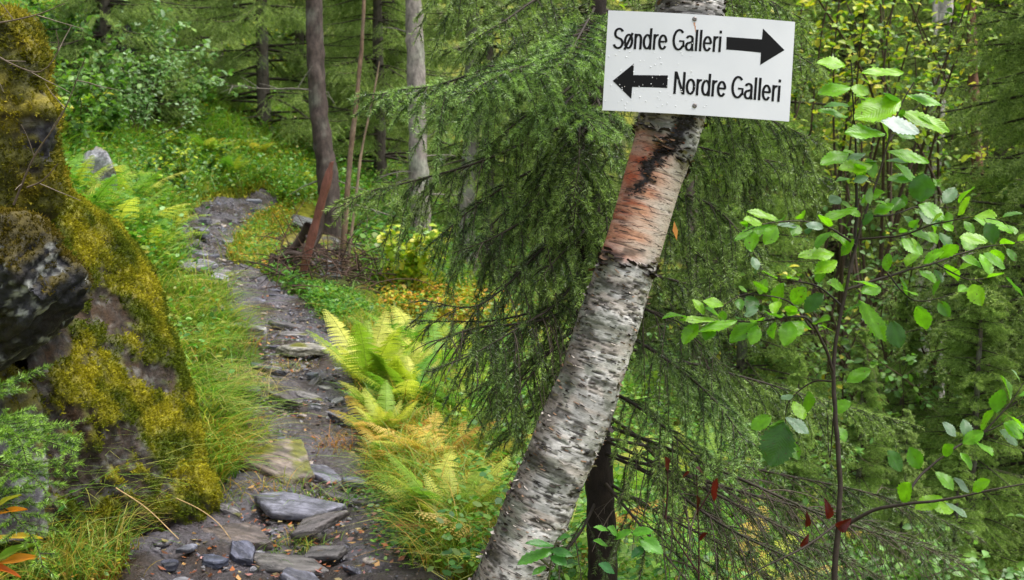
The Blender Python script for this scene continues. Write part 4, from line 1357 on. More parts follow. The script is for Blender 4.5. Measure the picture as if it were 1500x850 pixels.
def trunk_mesh(H, r, seed, col=(86, 78, 72), lean=0.02, sides=14, z0=-0.4):
    rng = np.random.default_rng(seed)
    zz = np.linspace(z0, H, 60)
    P = np.column_stack([np.cumsum(rng.normal(0, lean * .04, 60)), np.cumsum(rng.normal(0, lean * .04, 60)), zz])
    rr = r * np.clip(1 - np.maximum(zz, 0) / H, .04, 1) ** .75 * (1 + .5 * np.exp(-np.maximum(zz, 0) / .18))
    V, F = tube(P, rr, sides)
    n_ = fbm(V * [14, 14, 6], 4, seed)
    V = V + unit(V - np.repeat(P, sides, 0)) * ((n_ - .5) * r * .5)[:, None]
    li = smooth(.55, .7, fbm(V * 5, 3, seed + 3))[:, None] * .6
    C = rgb(*col) * (0.45 + 1.1 * n_[:, None]) * (1 - li) + rgb(128, 134, 118) * li
    mb = MB()
    mb.add(V, F, C)
    o = mb.build('trunk', M['bark'])
    me = o.data
    bpy.data.objects.remove(o)
    return me


crowns = [crown_mesh(7.0, 1.5, 41, lo=.03, droop=.9), crown_mesh(9.0, 1.7, 42, lo=.03, droop=1.0, whorl=.34), crown_mesh(6.0, 1.3, 43, lo=.04, droop=.7, c0=rgb(70, 106, 46), c1=rgb(166, 192, 100)),
          crown_mesh(8.0, 1.5, 44, lo=.3, droop=1.1, thin=.45, whorl=.4)]
crownH = [7.0, 9.0, 6.0, 8.0]
trunks = [trunk_mesh(H, .011 * H + .02, 50 + k) for k, H in enumerate(crownH)]


def set_spruce(x, y, kind, scale, rot, label, group, dz=0.0):
    root = empty('spruce_tree', (x, y, h1(x, y) + dz), label, 'tree', group)
    root.rotation_euler = (0, 0, rot)
    root.scale = (scale,) * 3
    for nm, me in (('trunk', trunks[kind]), ('crown', crowns[kind])):
        o = bpy.data.objects.new(nm, me)
        COL.objects.link(o)
        o.parent = root
    return root


def at_depth(px, d, py=425):
    q = pt(px, py, d)
    return q[0], q[1]


# (pixel column, depth, kind, scale, label)
near_spruces = [
    (1530, 8.2, 2, .95, 'spruce with pale green drooping boughs near the top right corner'),
    (1560, 7.0, 0, .9, 'dark spruce cut by the right edge of the photo, beside the alder'),
    (1440, 6.4, 2, .38, 'small spruce sapling with tiered pale boughs, between the alder and the pale birch'),
    (395, 14.5, 0, .9, 'bushy spruce on the hill left of the bare dark trunk'),
    (330, 19.0, 1, .9, 'grey green spruce at the head of the grassy slope'),
    (175, 12.5, 0, .72, 'dark spruce above the pale leaved shrub on the left hillside'),
    (715, 12.0, 0, .85, 'thin spruce with drooping boughs between the grey trunk and the young spruce'),
    (560, 15.0, 0, .9, 'straggly spruce behind the two bare poles'),
    (1090, 7.6, 2, .55, 'half grown spruce behind the birch and the alder stem'),
]
for i, (px, d, k, s, lb) in enumerate(near_spruces):
    x, y = at_depth(px, d)
    set_spruce(x, y, k, s, i * 1.7, lb, None)
rng = np.random.default_rng(12)
far = []
for i in range(46):
    px = rng.uniform(-150, 1600)
    d = rng.uniform(11.5, 34)
    if px < 480 and d < 21:
        d = rng.uniform(22, 38)
    if px > 480 and d > 26:
        d = rng.uniform(11.5, 25)
    if (1290 < px < 1430 or 560 < px < 720) and d < 17:
        d += 9
    x, y = at_depth(px, d)
    far.append((x, y))
    set_spruce(x, y, int(rng.integers(0, 3 if px < 860 else 4)), rng.uniform(.8, 1.5), rng.uniform(0, 6.28), 'blurred spruce among the many in the far forest', 'spruces of the far forest')
# ------------------------------------------------------------------ alder sapling in front on the right
def leaf_geo(L, Wd, rng, fold=0.18, curl=0.15, serr=0.10, nu_=15, nv_=5, shape=0.92):
    """one serrated oval leaf: x from stalk to tip, y across, z up; (V, F, edge weight)"""
    u = np.linspace(0, 1, nu_)
    prof = np.sin(math.pi * np.clip(u, 0, 1) ** shape) ** 0.75
    prof[0] = 0.02
    prof[-1] = 0.02
    prof = prof * (1 + serr * np.where(np.arange(nu_) % 2, 1, -1))
    v = np.linspace(-1, 1, nv_)
    wv = rng.normal(0, 1, 3)
    X = np.repeat(u[:, None], nv_, 1) * L + np.abs(v)[None] * prof[:, None] * L * 0.05
    Y = prof[:, None] * v[None] * Wd / 2
    Z = np.abs(v)[None] * prof[:, None] * Wd * fold - (u[:, None] ** 2) * L * curl + 0.03 * L * np.sin(u[:, None] * 9 + wv[0]) * v[None] * prof[:, None] + .02 * L * np.sin(v[None] * 4 + u[:, None] * 5 + wv[1])
    V = np.stack([X, Y, Z], -1).reshape(-1, 3)
    global LEAF_UV
    LEAF_UV = np.column_stack([np.repeat(u, nv_), np.tile(v, nu_)])
    ii = np.arange(nu_ - 1)[:, None] * nv_
    jj = np.arange(nv_ - 1)[None]
    F = np.stack([ii + jj, ii + jj + 1, ii + nv_ + jj + 1, ii + nv_ + jj], -1).reshape(-1, 4)
    return V, F, np.tile(np.abs(v), nu_)


def add_leaf(mb, P, D, Up, L, Wd, tint, rng, **kw):
    V, F, e = leaf_geo(L, Wd, rng, **kw)
    x = unit(D)
    y = unit(np.cross(Up, x))
    z = np.cross(x, y)
    W_ = np.asarray(P) + V[:, :1] * x + V[:, 1:2] * y + V[:, 2:] * z
    c = np.asarray(tint)[None] * (0.92 + 0.16 * e[:, None]) * np.where(e[:, None] < .1, 1.25, 1.0)
    mb.add(W_, F, c, uv=LEAF_UV)


rng = np.random.default_rng(31)
AD = 2.25
ab = pt(1222, 980, AD)
ab = np.array([ab[0], ab[1], h1(ab[0], ab[1])])
alder = empty('alder_sapling', ab, 'young alder with a thin dark stem and large bright green leaves right of the sign', 'sapling')
stem = MB()
fo = MB()
ACOL = [rgb(118, 176, 30), rgb(104, 160, 30), rgb(88, 142, 34), rgb(138, 188, 36), rgb(66, 112, 36)]
BK = rgb(52, 44, 38)


def astem(pts, r0, r1, col=BK, sides=7):
    P = spline(np.array([pt(*q) for q in pts]), 0.012)
    P = P + (fbm(P * 18, 2, 5)[:, None] - .5) * 0.006
    add_tube(stem, P - ab, np.linspace(r0, r1, len(P)), sides, col * rng.uniform(.8, 1.3))
    return P


main = astem([(1218, 1100, AD), (1222, 850, AD), (1229, 760, AD), (1230, 690, AD), (1221, 545, AD), (1240, 420, AD), (1262, 330, AD), (1288, 255, AD), (1305, 195, AD), (1322, 150, AD), (1338, 122, AD)], .0080, .0013, sides=9)
m2 = astem([(1246, 400, AD), (1254, 320, AD + .02), (1254, 220, AD + .03), (1250, 150, AD + .03), (1247, 92, AD + .02)], .0042, .0012)
brs = [
    ([(1221, 545, AD), (1205, 500, AD - .03), (1180, 465, AD - .06), (1120, 470, AD - .1), (1060, 470, AD - .13), (1010, 468, AD - .15)], .0034, 1.1),
    ([(1190, 480, AD - .05), (1150, 440, AD - .08), (1090, 432, AD - .1), (1050, 455, AD - .12)], .0024, 1.0),
    ([(1252, 360, AD), (1215, 335, AD - .06), (1170, 325, AD - .1), (1120, 328, AD - .14), (1090, 340, AD - .16)], .0026, .9),
    ([(1270, 318, AD), (1310, 315, AD + .03), (1345, 303, AD + .06), (1400, 305, AD + .1)], .0022, 1.0),
    ([(1256, 352, AD), (1320, 345, AD - .05), (1370, 328, AD - .1), (1430, 318, AD - .14), (1490, 330, AD - .16)], .0026, 1.1),
    ([(1240, 425, AD), (1300, 405, AD + .02), (1370, 385, AD + .05), (1430, 365, AD + .08), (1510, 352, AD + .1)], .0032, 1.15),
    ([(1235, 450, AD), (1200, 420, AD + .08), (1150, 410, AD + .14), (1110, 400, AD + .2)], .0024, .9),
    ([(1229, 775, AD), (1280, 748, AD - .04), (1330, 738, AD - .07), (1400, 728, AD - .1), (1490, 710, AD - .12), (1560, 700, AD - .12)], .0046, .35),
    ([(1320, 740, AD - .06), (1350, 695, AD - .02), (1400, 655, AD), (1450, 630, AD + .02), (1520, 600, AD + .03)], .0034, .9),
    ([(1229, 765, AD), (1190, 795, AD - .05), (1150, 815, AD - .08), (1080, 850, AD - .1)], .003, .1),
    ([(1222, 560, AD), (1190, 560, AD + .05), (1155, 590, AD + .06), (1150, 640, AD + .05)], .0022, .8),
    ([(1229, 640, AD), (1222, 600, AD + .03), (1216, 670, AD + .06), (1210, 600, AD + .08)], .0018, .2),
    ([(1440, 635, AD), (1480, 590, AD), (1500, 560, AD)], .002, 1.0),
    ([(1300, 210, AD), (1330, 170, AD + .05), (1350, 150, AD + .06)], .0016, .5),
    ([(1252, 270, AD), (1268, 262, AD - .03), (1290, 270, AD - .05)], .0016, .8),
    ([(1300, 400, AD + .02), (1340, 440, AD), (1400, 430, AD)], .0018, .9),
    ([(1370, 385, AD + .05), (1420, 410, AD), (1470, 400, AD)], .0018, .9),
]
for c, r, dn in brs + [(main[len(main) // 2:], 0, .55), (m2, 0, .6)]:
    P = astem(c, r, .0008, sides=6) if r else c
    T_ = unit(np.gradient(P, axis=0))
    n = max(2, int(len(P) * 0.012 / 0.026 * dn))
    if dn < .15:
        n = 0
    for k in range(n):
        i = int(len(P) * (0.22 + 0.78 * (k + rng.uniform(.2, .8)) / n))
        i = min(i, len(P) - 1)
        sgn = 1 if k % 2 else -1
        sideways = unit(np.cross(T_[i], -FWD)) * sgn
        D = T_[i] * rng.uniform(.2, .9) + sideways * rng.uniform(.3, 1.0) + np.array([0, rng.normal(-.35, .35), rng.normal(-.12, .2)])
        D = unit(D)
        pe = P[i] + D * rng.uniform(.006, .014)
        add_tube(stem, np.array([P[i], pe]) - ab, [.0009, .0006], 4, rgb(110, 120, 50))
        L = rng.uniform(.028, .054) * (1.0 if rng.uniform() < .8 else .7)
        Up = np.array([rng.normal(0, .35), -0.3 + rng.normal(0, .4), 1.0])
        col = ACOL[rng.choice(5, p=[.3, .25, .2, .1, .15])] * rng.uniform(.8, 1.15)
        if rng.uniform() < .09:
            col = rgb(118, 150, 112)
        add_leaf(fo, pe - ab, D, Up, L, L * rng.uniform(.6, .82), col, rng, fold=rng.uniform(.0, .2), curl=rng.uniform(-.05, .35))
# leaves one can pick out: base, tip, width in pixels, shade
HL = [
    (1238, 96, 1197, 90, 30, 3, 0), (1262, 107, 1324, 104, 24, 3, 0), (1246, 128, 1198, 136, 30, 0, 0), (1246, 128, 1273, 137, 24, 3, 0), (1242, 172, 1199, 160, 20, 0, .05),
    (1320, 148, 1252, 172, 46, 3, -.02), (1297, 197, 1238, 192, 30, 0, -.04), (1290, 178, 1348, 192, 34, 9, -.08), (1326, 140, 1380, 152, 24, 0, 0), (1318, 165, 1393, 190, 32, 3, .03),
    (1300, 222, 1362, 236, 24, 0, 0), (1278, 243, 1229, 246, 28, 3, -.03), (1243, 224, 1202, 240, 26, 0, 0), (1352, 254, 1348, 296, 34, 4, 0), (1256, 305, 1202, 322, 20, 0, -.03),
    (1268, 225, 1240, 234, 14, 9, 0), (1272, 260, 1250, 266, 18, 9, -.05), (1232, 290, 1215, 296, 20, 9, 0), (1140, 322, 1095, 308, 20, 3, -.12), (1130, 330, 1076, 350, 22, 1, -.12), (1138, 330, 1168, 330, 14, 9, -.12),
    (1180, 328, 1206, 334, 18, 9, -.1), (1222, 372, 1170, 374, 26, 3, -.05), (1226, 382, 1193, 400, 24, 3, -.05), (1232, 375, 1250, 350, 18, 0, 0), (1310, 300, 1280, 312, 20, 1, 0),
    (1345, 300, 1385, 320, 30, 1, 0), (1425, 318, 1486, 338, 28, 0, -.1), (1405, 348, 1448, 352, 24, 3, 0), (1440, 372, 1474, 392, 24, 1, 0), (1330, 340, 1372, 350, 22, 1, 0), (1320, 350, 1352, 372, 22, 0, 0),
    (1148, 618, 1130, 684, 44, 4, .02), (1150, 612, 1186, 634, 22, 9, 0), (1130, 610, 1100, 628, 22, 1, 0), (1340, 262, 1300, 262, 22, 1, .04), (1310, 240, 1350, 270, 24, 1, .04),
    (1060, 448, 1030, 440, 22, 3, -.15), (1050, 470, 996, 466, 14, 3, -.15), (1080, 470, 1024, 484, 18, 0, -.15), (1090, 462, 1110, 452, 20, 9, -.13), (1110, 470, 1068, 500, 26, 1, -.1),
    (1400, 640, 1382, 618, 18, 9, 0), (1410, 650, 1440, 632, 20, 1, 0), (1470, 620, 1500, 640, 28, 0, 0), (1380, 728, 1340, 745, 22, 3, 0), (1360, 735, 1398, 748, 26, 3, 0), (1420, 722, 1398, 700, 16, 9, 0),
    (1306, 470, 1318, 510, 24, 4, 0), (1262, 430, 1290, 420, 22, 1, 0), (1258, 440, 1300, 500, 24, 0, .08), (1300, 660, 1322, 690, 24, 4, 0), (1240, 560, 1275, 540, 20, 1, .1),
]
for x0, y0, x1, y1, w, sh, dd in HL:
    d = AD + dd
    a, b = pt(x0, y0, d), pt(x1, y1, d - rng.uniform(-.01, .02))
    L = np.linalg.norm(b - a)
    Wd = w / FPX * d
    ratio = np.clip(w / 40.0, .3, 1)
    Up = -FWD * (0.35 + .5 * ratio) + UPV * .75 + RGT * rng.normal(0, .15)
    col = rgb(186, 200, 196) if (sh == 9 and w > 30) else rgb(128, 156, 128) if sh == 9 else ACOL[sh]  # broad pale leaf: reflected sky on its wet face is painted into the tint
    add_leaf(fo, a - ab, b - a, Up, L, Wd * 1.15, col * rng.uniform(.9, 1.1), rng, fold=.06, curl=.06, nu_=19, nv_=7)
stem.build('stem', M['twig'], alder)
fo.build('foliage', M['leaf'], alder)
mb = MB()
red = rgb(82, 22, 18)
for x0, y0, x1, y1, w in ((1226, 772, 1240, 768, 16), (1212, 760, 1216, 744, 12), (1180, 772, 1186, 762, 8), (1172, 800, 1182, 794, 9)):
    a, b = pt(x0, y0, AD - .03), pt(x1, y1, AD - .05)
    add_leaf(mb, a - ab, b - a, [0.2, -1, .3], np.linalg.norm(b - a) * 1.1, w / FPX * AD * 1.1, red * rng.uniform(.6, 1.3), rng, fold=.5, curl=.7)
b = mb.build('withered_leaves', M['leaf'], alder)
b['label'] = 'curled dark red withered leaves on the low stem'


def seedling(name, stems, leaves, d, label, cat, lcol, scol, mat='leaf'):
    base = pt(*stems[0][0], d)
    g = np.array([base[0], base[1], h1(base[0], base[1])])
    root = empty(name, g, label, cat)
    st, lf = MB(), MB()
    for q in stems:
        P = spline(np.array([pt(a, b, d) for a, b in q]), .01)
        add_tube(st, P - g, np.linspace(.0026, .0009, len(P)), 5, scol)
    if g[2] < base[2] - .02:
        add_tube(st, np.array([g - [0, 0, .02], base]) - g, [.003, .0026], 5, scol)
    for x0, y0, x1, y1, w in leaves:
        a, b = pt(x0, y0, d), pt(x1, y1, d - .02)
        add_leaf(lf, a - g, b - a, -FWD * .6 + UPV * .7 + RGT * rng.normal(0, .3), np.linalg.norm(b - a), w / FPX * d * 1.2, lcol[rng.integers(0, len(lcol))] * rng.uniform(.85, 1.2), rng, fold=.12, curl=.15)
    st.build('stem', M['twig'], root)
    lf.build('foliage', M[mat], root)
    return root


seedling('sapling', [[(1023, 880), (1024, 800), (1022, 740), (1020, 690)], [(1022, 750), (1040, 720), (1046, 700)], [(975, 760), (978, 720), (978, 680)], [(1023, 840), (990, 790), (975, 760)]],
         [(1020, 755, 1025, 727, 13), (1046, 735, 1047, 702, 11), (1030, 694, 1022, 684, 10), (978, 690, 977, 670, 12), (1000, 700, 1008, 690, 7), (1024, 792, 1034, 780, 8)], 2.5,
         'thin seedling with a few hanging dark red leaves, right of the birch foot', 'seedling', [rgb(90, 26, 22), rgb(72, 22, 18)], rgb(60, 34, 32))
seedling('sapling', [[(880, 900), (890, 830), (905, 790), (925, 780), (950, 795)], [(905, 790), (890, 775), (875, 770)]],
         [(925, 782, 955, 776, 14), (935, 790, 972, 808, 20), (905, 785, 893, 772, 14), (892, 778, 872, 770, 8), (900, 790, 922, 776, 12), (890, 800, 872, 790, 10), (900, 840, 880, 825, 14), (945, 800, 925, 815, 12)], 2.3,
         'low bright green seedling in front of the dark spruce foot', 'seedling', [rgb(82, 150, 70), rgb(98, 160, 50), rgb(60, 120, 60)], rgb(60, 70, 40))
seedling('sapling', [[(800, 900), (805, 840), (812, 800), (820, 785)], [(805, 830), (780, 812), (762, 820)]],
         [(812, 800, 772, 792, 12), (812, 806, 758, 822, 18), (806, 815, 830, 825, 14), (816, 790, 834, 784, 12), (806, 806, 838, 812, 12), (800, 830, 780, 840, 10)], 2.0,
         'small seedling with toothed leaves in front of the birch foot', 'seedling', [rgb(88, 148, 52), rgb(70, 128, 54)], rgb(70, 76, 40))

# orange and yellow strappy plant at the lower left edge
g = pt(-20, 860, 2.3)
g[2] = min(g[2], h1(g[0], g[1]) + .02)
root = empty('lily_plant', g, 'strappy plant with leaves turning yellow and orange at the lower left edge', 'plant')
lf = MB()
for x0, y0, x1, y1, w, c in ((-30, 840, 42, 800, 16, (226, 150, 50)), (-30, 800, 42, 770, 14, (224, 190, 70)), (-30, 770, 20, 732, 14, (234, 150, 40)), (-20, 760, 12, 715, 12, (190, 190, 60)), (-30, 830, 20, 830, 14, (206, 110, 44)), (-40, 850, 30, 780, 12, (120, 160, 50)), (-30, 800, -20, 700, 12, (110, 150, 50))):
    a, b = pt(x0, y0, 2.3), pt(x1, y1, 2.25)
    add_leaf(lf, a - g, b - a, -FWD * .5 + UPV, np.linalg.norm(b - a) * 1.05, w / FPX * 2.3, rgb(*c), rng, fold=.3, curl=.25, serr=0, shape=.6)
lf.build('foliage', M['shrub'], root)

# small spruce at the lower left edge, nearest to the camera
g = pt(-60, 800, 2.5)
g[2] = h1(g[0], g[1])
sap = empty('spruce_tree', g, 'little spruce with fresh green boughs at the lower left edge, before the rocks', 'tree')
mb = MB()
P = np.array([g, pt(-58, 700, 2.5), pt(-55, 560, 2.5), pt(-52, 480, 2.5)])
add_tube(mb, spline(P, .03) - g, np.linspace(.014, .003, len(spline(P, .03))), 8, TW)
mb.build('trunk', M['bark'], sap)
SAP = dict(c0=rgb(60, 100, 34), c1=rgb(146, 186, 72), hang=.25, lat=.11, gap=.024, bare=.1, tert=(.015, .035), r0=.004, dens=1.2, prof=lambda q: min(1, (1 - q) * 1.8 + .2))
for k, c in enumerate([[pt(-56, 650, 2.5), pt(0, 640, 2.4), pt(60, 645, 2.32), pt(112, 662, 2.28)], [pt(-56, 680, 2.5), pt(0, 680, 2.35), pt(50, 700, 2.25), pt(75, 735, 2.2)],
                       [pt(-56, 600, 2.5), pt(-10, 570, 2.45), pt(18, 560, 2.42)], [pt(-56, 720, 2.5), pt(0, 740, 2.3), pt(50, 790, 2.2), pt(62, 830, 2.18)],
                       [pt(-56, 640, 2.5), pt(-20, 620, 2.3), pt(25, 640, 2.15), pt(40, 680, 2.1)]]):
    put_branch(sap, c, 500 + k, **SAP)

# ------------------------------------------------------------------ ferns
def fern_mesh(seed, nf, L, cols, spread=0.6, arch=0.8, tipc=None):
    rng = np.random.default_rng(seed)
    mb = MB()
    for k in range(nf):
        a = 2 * math.pi * (k + rng.uniform(-.3, .3)) / nf
        l = L * rng.uniform(.7, 1.15)
        D = np.array([math.cos(a) * spread, math.sin(a) * spread, 1.0])
        P = grow(np.zeros(3), D, l, .03, arch * .08 * rng.uniform(.5, 1.4) / max(l, .2), rng, wob=.03, lift_end=-arch * .18)
        T_ = unit(np.gradient(P, axis=0))
        m = len(P)
        c = cols[rng.integers(0, len(cols))] * rng.uniform(.85, 1.15)
        add_tube(mb, P, np.linspace(.003, .0008, m), 3, c * .7)
        Q = spline(P, l / 30)
        T_ = unit(np.gradient(Q, axis=0))
        n = len(Q)
        for i in range(int(n * .18), n - 1):
            q = (i / n - .18) / .82
            pl = l * .25 * (min(1, q * 3.2 + .35) * (1 - q) ** .8 + .03)
            sd_ = unit(np.cross(T_[i], [0, 0, 1.0]) + 1e-4)
            up = np.cross(sd_, T_[i])
            for s_ in (-1, 1):
                d = unit(sd_ * s_ + T_[i] * .45 - up * rng.uniform(.0, .35))
                ns = max(3, min(9, int(pl / .011)))
                f = (np.arange(ns) + .5) / ns
                B = Q[i] + d * (f * pl)[:, None] + np.array([0, 0, -1.0]) * (f ** 2 * pl * .22)[:, None]
                w = np.minimum(pl * .24, l / 30 * .62) * (1 - f) ** .6 + .001
                st = pl / ns * .52
                e = unit(np.cross(d, up))
                for t_ in (-1, 1):
                    o_ = unit(e * t_ + d * .5)
                    V = np.stack([B - d * st, B + d * st, B + o_ * w[:, None] + d * st * .5, B + o_ * w[:, None] * .8 - d * st * .5], 1).reshape(-1, 3)
                    cc = c * rng.uniform(.85, 1.15)
                    if tipc is not None:
                        cc = cc * (1 - q * .7) + tipc * q * .7
                    mb.add(V, np.arange(ns * 4).reshape(-1, 4), cc)
    o = mb.build('fern', M['fern'])
    me = o.data
    bpy.data.objects.remove(o)
    return me


YG = [rgb(172, 184, 66), rgb(146, 170, 62), rgb(190, 192, 90)]
GG = [rgb(92, 140, 46), rgb(116, 160, 56), rgb(140, 172, 60)]
OG = [rgb(200, 172, 84), rgb(210, 184, 108), rgb(180, 138, 66), rgb(180, 186, 76), rgb(168, 182, 72)]
BR = [rgb(196, 142, 92), rgb(168, 112, 70)]
FM = {'yellow': [fern_mesh(1, 11, .6, YG + GG[2:], .55, .95), fern_mesh(2, 8, .5, YG + GG, .7, .9)],
      'green': [fern_mesh(3, 9, .55, GG, .7, .9), fern_mesh(4, 8, .48, GG + YG, .8, 1.1)],
      'orange': [fern_mesh(5, 8, .45, OG, .9, 1.0), fern_mesh(6, 7, .45, OG + YG, .8, 1.1, tipc=rgb(206, 130, 66))],
      'brown': [fern_mesh(7, 6, .4, BR, 1.0, 1.2)]}


def fern(px, py, kind, v, s, label=None, group=None, rot=None):
    p = gp(px, py)[0]
    o = bpy.data.objects.new('fern', FM[kind][v % len(FM[kind])])
    COL.objects.link(o)
    o.location = p
    o.rotation_euler = (0, 0, rng.uniform(0, 6.28) if rot is None else rot)
    o.scale = (s,) * 3
    return tag(o, label, 'fern', group)


fern(540, 575, 'yellow', 0, .82, 'tall upright pale yellow fern, topmost of those right of the path')
fern(592, 600, 'yellow', 1, .75, 'yellow green fern just below the tall upright pale one')
fern(640, 560, 'yellow', 1, .9, 'yellow fern half hidden behind the hanging spruce twigs')
fern(630, 680, 'orange', 0, .75, 'fern with one pale orange frond bent over the green ones')
fern(680, 700, 'orange', 1, .85, 'golden fern with rusty tips beside the birch foot')
fern(585, 660, 'orange', 1, .6, 'yellow fern leaning over the outer bend of the path')
fern(632, 760, 'green', 1, .75, 'green fern with long fronds hanging down the bank')
fern(545, 640, 'orange', 1, .6, 'low rusty fern at the very edge of the path')
fern(690, 800, 'brown', 0, .8, 'dead brown curled fern low beside the birch')
fern(720, 680, 'brown', 0, .7, 'dead brown fern in the shade of the young spruce')
fern(690, 620, 'green', 0, .8, 'shaded green fern under the bare grey spruce twigs')
fern(610, 520, 'yellow', 1, .8, 'pale fern behind the tall upright one')
for i in range(44):
    x, y = rng.uniform(515, 730), rng.uniform(500, 790)
    if path_dist(gp(x, y)[0][None, :2])[0] < 1.1:
        continue
    fern(x, y, ['yellow', 'orange', 'green', 'brown'][rng.choice(4, p=[.4, .3, .15, .15])], i, rng.uniform(.35, .62), 'low yellowing fern in the dense patch right of the path', 'ferns on the bank right of the path')
for i, (x, y, k, s) in enumerate([(120, 330, 'green', 1.0), (165, 355, 'yellow', .9), (205, 345, 'green', .9), (232, 372, 'green', .8), (185, 310, 'yellow', .9), (140, 290, 'green', 1.0), (215, 385, 'yellow', .7), (100, 300, 'yellow', .9), (250, 340, 'green', .7)]):
    fern(x, y, k, 1, s * 1.2, 'green fern in the dense bed between the slab and the pale boulder', 'ferns between the slab and the boulder')
for i in range(60):
    x, y = rng.uniform(60, 470), rng.uniform(95, 275)
    if path_dist(gp(x, y)[0][None, :2])[0] < 1.5:
        continue
    fern(x, y, ['green', 'green', 'yellow', 'orange', 'brown'][rng.choice(5, p=[.45, .25, .15, .1, .05])], 1, rng.uniform(.6, 1.0), 'blurred fern on the green slope above the path', 'ferns on the upper slope')
for i in range(46):
    x, y = rng.uniform(760, 1560), rng.uniform(560, 900)
    fern(x, y, ['green', 'yellow', 'green', 'orange'][rng.choice(4, p=[.5, .2, .2, .1])], i, rng.uniform(.7, 1.2), 'shaded fern on the forest floor behind the spruce and alder', 'ferns of the forest floor')

# ------------------------------------------------------------------ grass and low cover
def inpoly(P, poly):
    x, y = P[:, 0], P[:, 1]
    c = np.zeros(len(P), bool)
    n = len(poly)
    for i in range(n):
        x0, y0 = poly[i]
        x1, y1 = poly[(i + 1) % n]
        k = ((y0 > y) != (y1 > y)) & (x < (x1 - x0) * (y - y0) / (y1 - y0 + 1e-9) + x0)
        c ^= k
    return c


def sow(poly, n, rng, clear=0.95, clump=0.0, cs=4.0, seed=0):
    """n points on the ground inside an outline given in pixels, off the trodden path"""
    A = np.array(poly, float)
    q = rng.uniform(A.min(0), A.max(0), (n * 3, 2))
    q = q[inpoly(q, poly)][:n]
    P, d, ok = ground_at(q[:, 0], q[:, 1])
    P = P[ok]
    P = P + np.column_stack([rng.normal(0, .03, (len(P), 2)), np.zeros(len(P))])
    k = path_dist(P[:, :2]) > clear * (0.85 + .4 * fbm(P[:, :2] * 5, 2, 77))
    P = P[k]
    if clump:
        P = P[fbm(P[:, :2] * cs, 3, seed + 7) > .5 - .5 * (1 - clump) + rng.normal(0, .05, len(P))]
    P[:, 2] = hgt(P[:, :2])
    return P


def blades(mb, P, h, width, bend, lean, cols, rng, seg=5):
    n = len(P)
    hh = rng.uniform(h[0], h[1], n)[:, None]
    a = rng.uniform(0, 6.283, n)
    out = np.column_stack([np.cos(a), np.sin(a), np.zeros(n)])
    dirn = unit(out * .8 + np.asarray(lean)[None] * 1.0 + 1e-6)
    bd = rng.uniform(*bend, n)[:, None]
    t = np.linspace(0, 1, seg)
    s = unit(np.cross(dirn, [0, 0, 1.0]) + rng.normal(0, .3, (n, 3)))
    L_, R_ = [], []
    for q in t:
        c = P + hh * (dirn * (q ** 1.7) * bd + np.array([0, 0, 1.0]) * (q * (1 - .45 * bd * q * q)) + out * .18 * q)
        w = width * (1 - q ** 1.5) * .5 + .0002
        L_.append(c - s * w)
        R_.append(c + s * w)
    V = np.stack([x for p in zip(L_, R_) for x in p], 1)
    ci = rng.choice(len(cols), n)
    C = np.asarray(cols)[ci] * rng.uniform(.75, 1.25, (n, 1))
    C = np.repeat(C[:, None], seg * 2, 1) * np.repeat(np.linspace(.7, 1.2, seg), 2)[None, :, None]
    o = np.arange(n)[:, None] * seg * 2
    F = np.concatenate([o + [2 * k, 2 * k + 1, 2 * k + 3, 2 * k + 2] for k in range(seg - 1)])
    mb.add(V.reshape(-1, 3), F, C.reshape(-1, 3))


def tufted(P, rng, k=9, r=.025):
    """several blades rise from each root"""
    Q = np.repeat(P, k, 0)
    return Q + np.column_stack([rng.normal(0, r, (len(Q), 2)), np.zeros(len(Q))])


G1 = [rgb(112, 150, 52), rgb(136, 166, 66), rgb(88, 138, 44), rgb(150, 176, 76), rgb(170, 170, 84)]
G2 = G1 + [rgb(176, 150, 60), rgb(190, 170, 90), rgb(120, 130, 40)]
G3 = [rgb(146, 152, 52), rgb(120, 150, 44), rgb(176, 160, 66), rgb(96, 136, 40), rgb(196, 150, 66)]
rng = np.random.default_rng(61)
gm = MB()
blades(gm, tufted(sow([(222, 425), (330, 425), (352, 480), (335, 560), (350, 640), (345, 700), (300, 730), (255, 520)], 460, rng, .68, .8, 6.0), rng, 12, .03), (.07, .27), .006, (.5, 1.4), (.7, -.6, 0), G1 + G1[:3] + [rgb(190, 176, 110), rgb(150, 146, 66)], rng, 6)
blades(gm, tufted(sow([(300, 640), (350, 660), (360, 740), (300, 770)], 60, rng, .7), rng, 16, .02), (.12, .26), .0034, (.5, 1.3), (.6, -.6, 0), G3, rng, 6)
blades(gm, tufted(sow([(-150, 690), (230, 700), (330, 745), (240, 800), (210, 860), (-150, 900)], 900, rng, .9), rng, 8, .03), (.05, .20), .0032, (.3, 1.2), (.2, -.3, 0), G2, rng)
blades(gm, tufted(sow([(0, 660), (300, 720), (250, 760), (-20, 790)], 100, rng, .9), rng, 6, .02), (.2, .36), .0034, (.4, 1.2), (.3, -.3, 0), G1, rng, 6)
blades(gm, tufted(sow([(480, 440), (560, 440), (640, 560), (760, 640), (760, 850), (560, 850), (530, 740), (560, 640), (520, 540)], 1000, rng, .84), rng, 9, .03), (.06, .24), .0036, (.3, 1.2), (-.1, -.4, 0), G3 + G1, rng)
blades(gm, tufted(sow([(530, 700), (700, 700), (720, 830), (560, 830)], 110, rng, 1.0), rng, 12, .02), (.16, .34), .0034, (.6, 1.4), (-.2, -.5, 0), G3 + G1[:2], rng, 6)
blades(gm, tufted(sow([(380, 400), (480, 430), (560, 470), (520, 500), (440, 460)], 220, rng, 1.0), rng, 8, .03), (.06, .16), .005, (.3, 1.0), (0, -.3, 0), G1, rng)
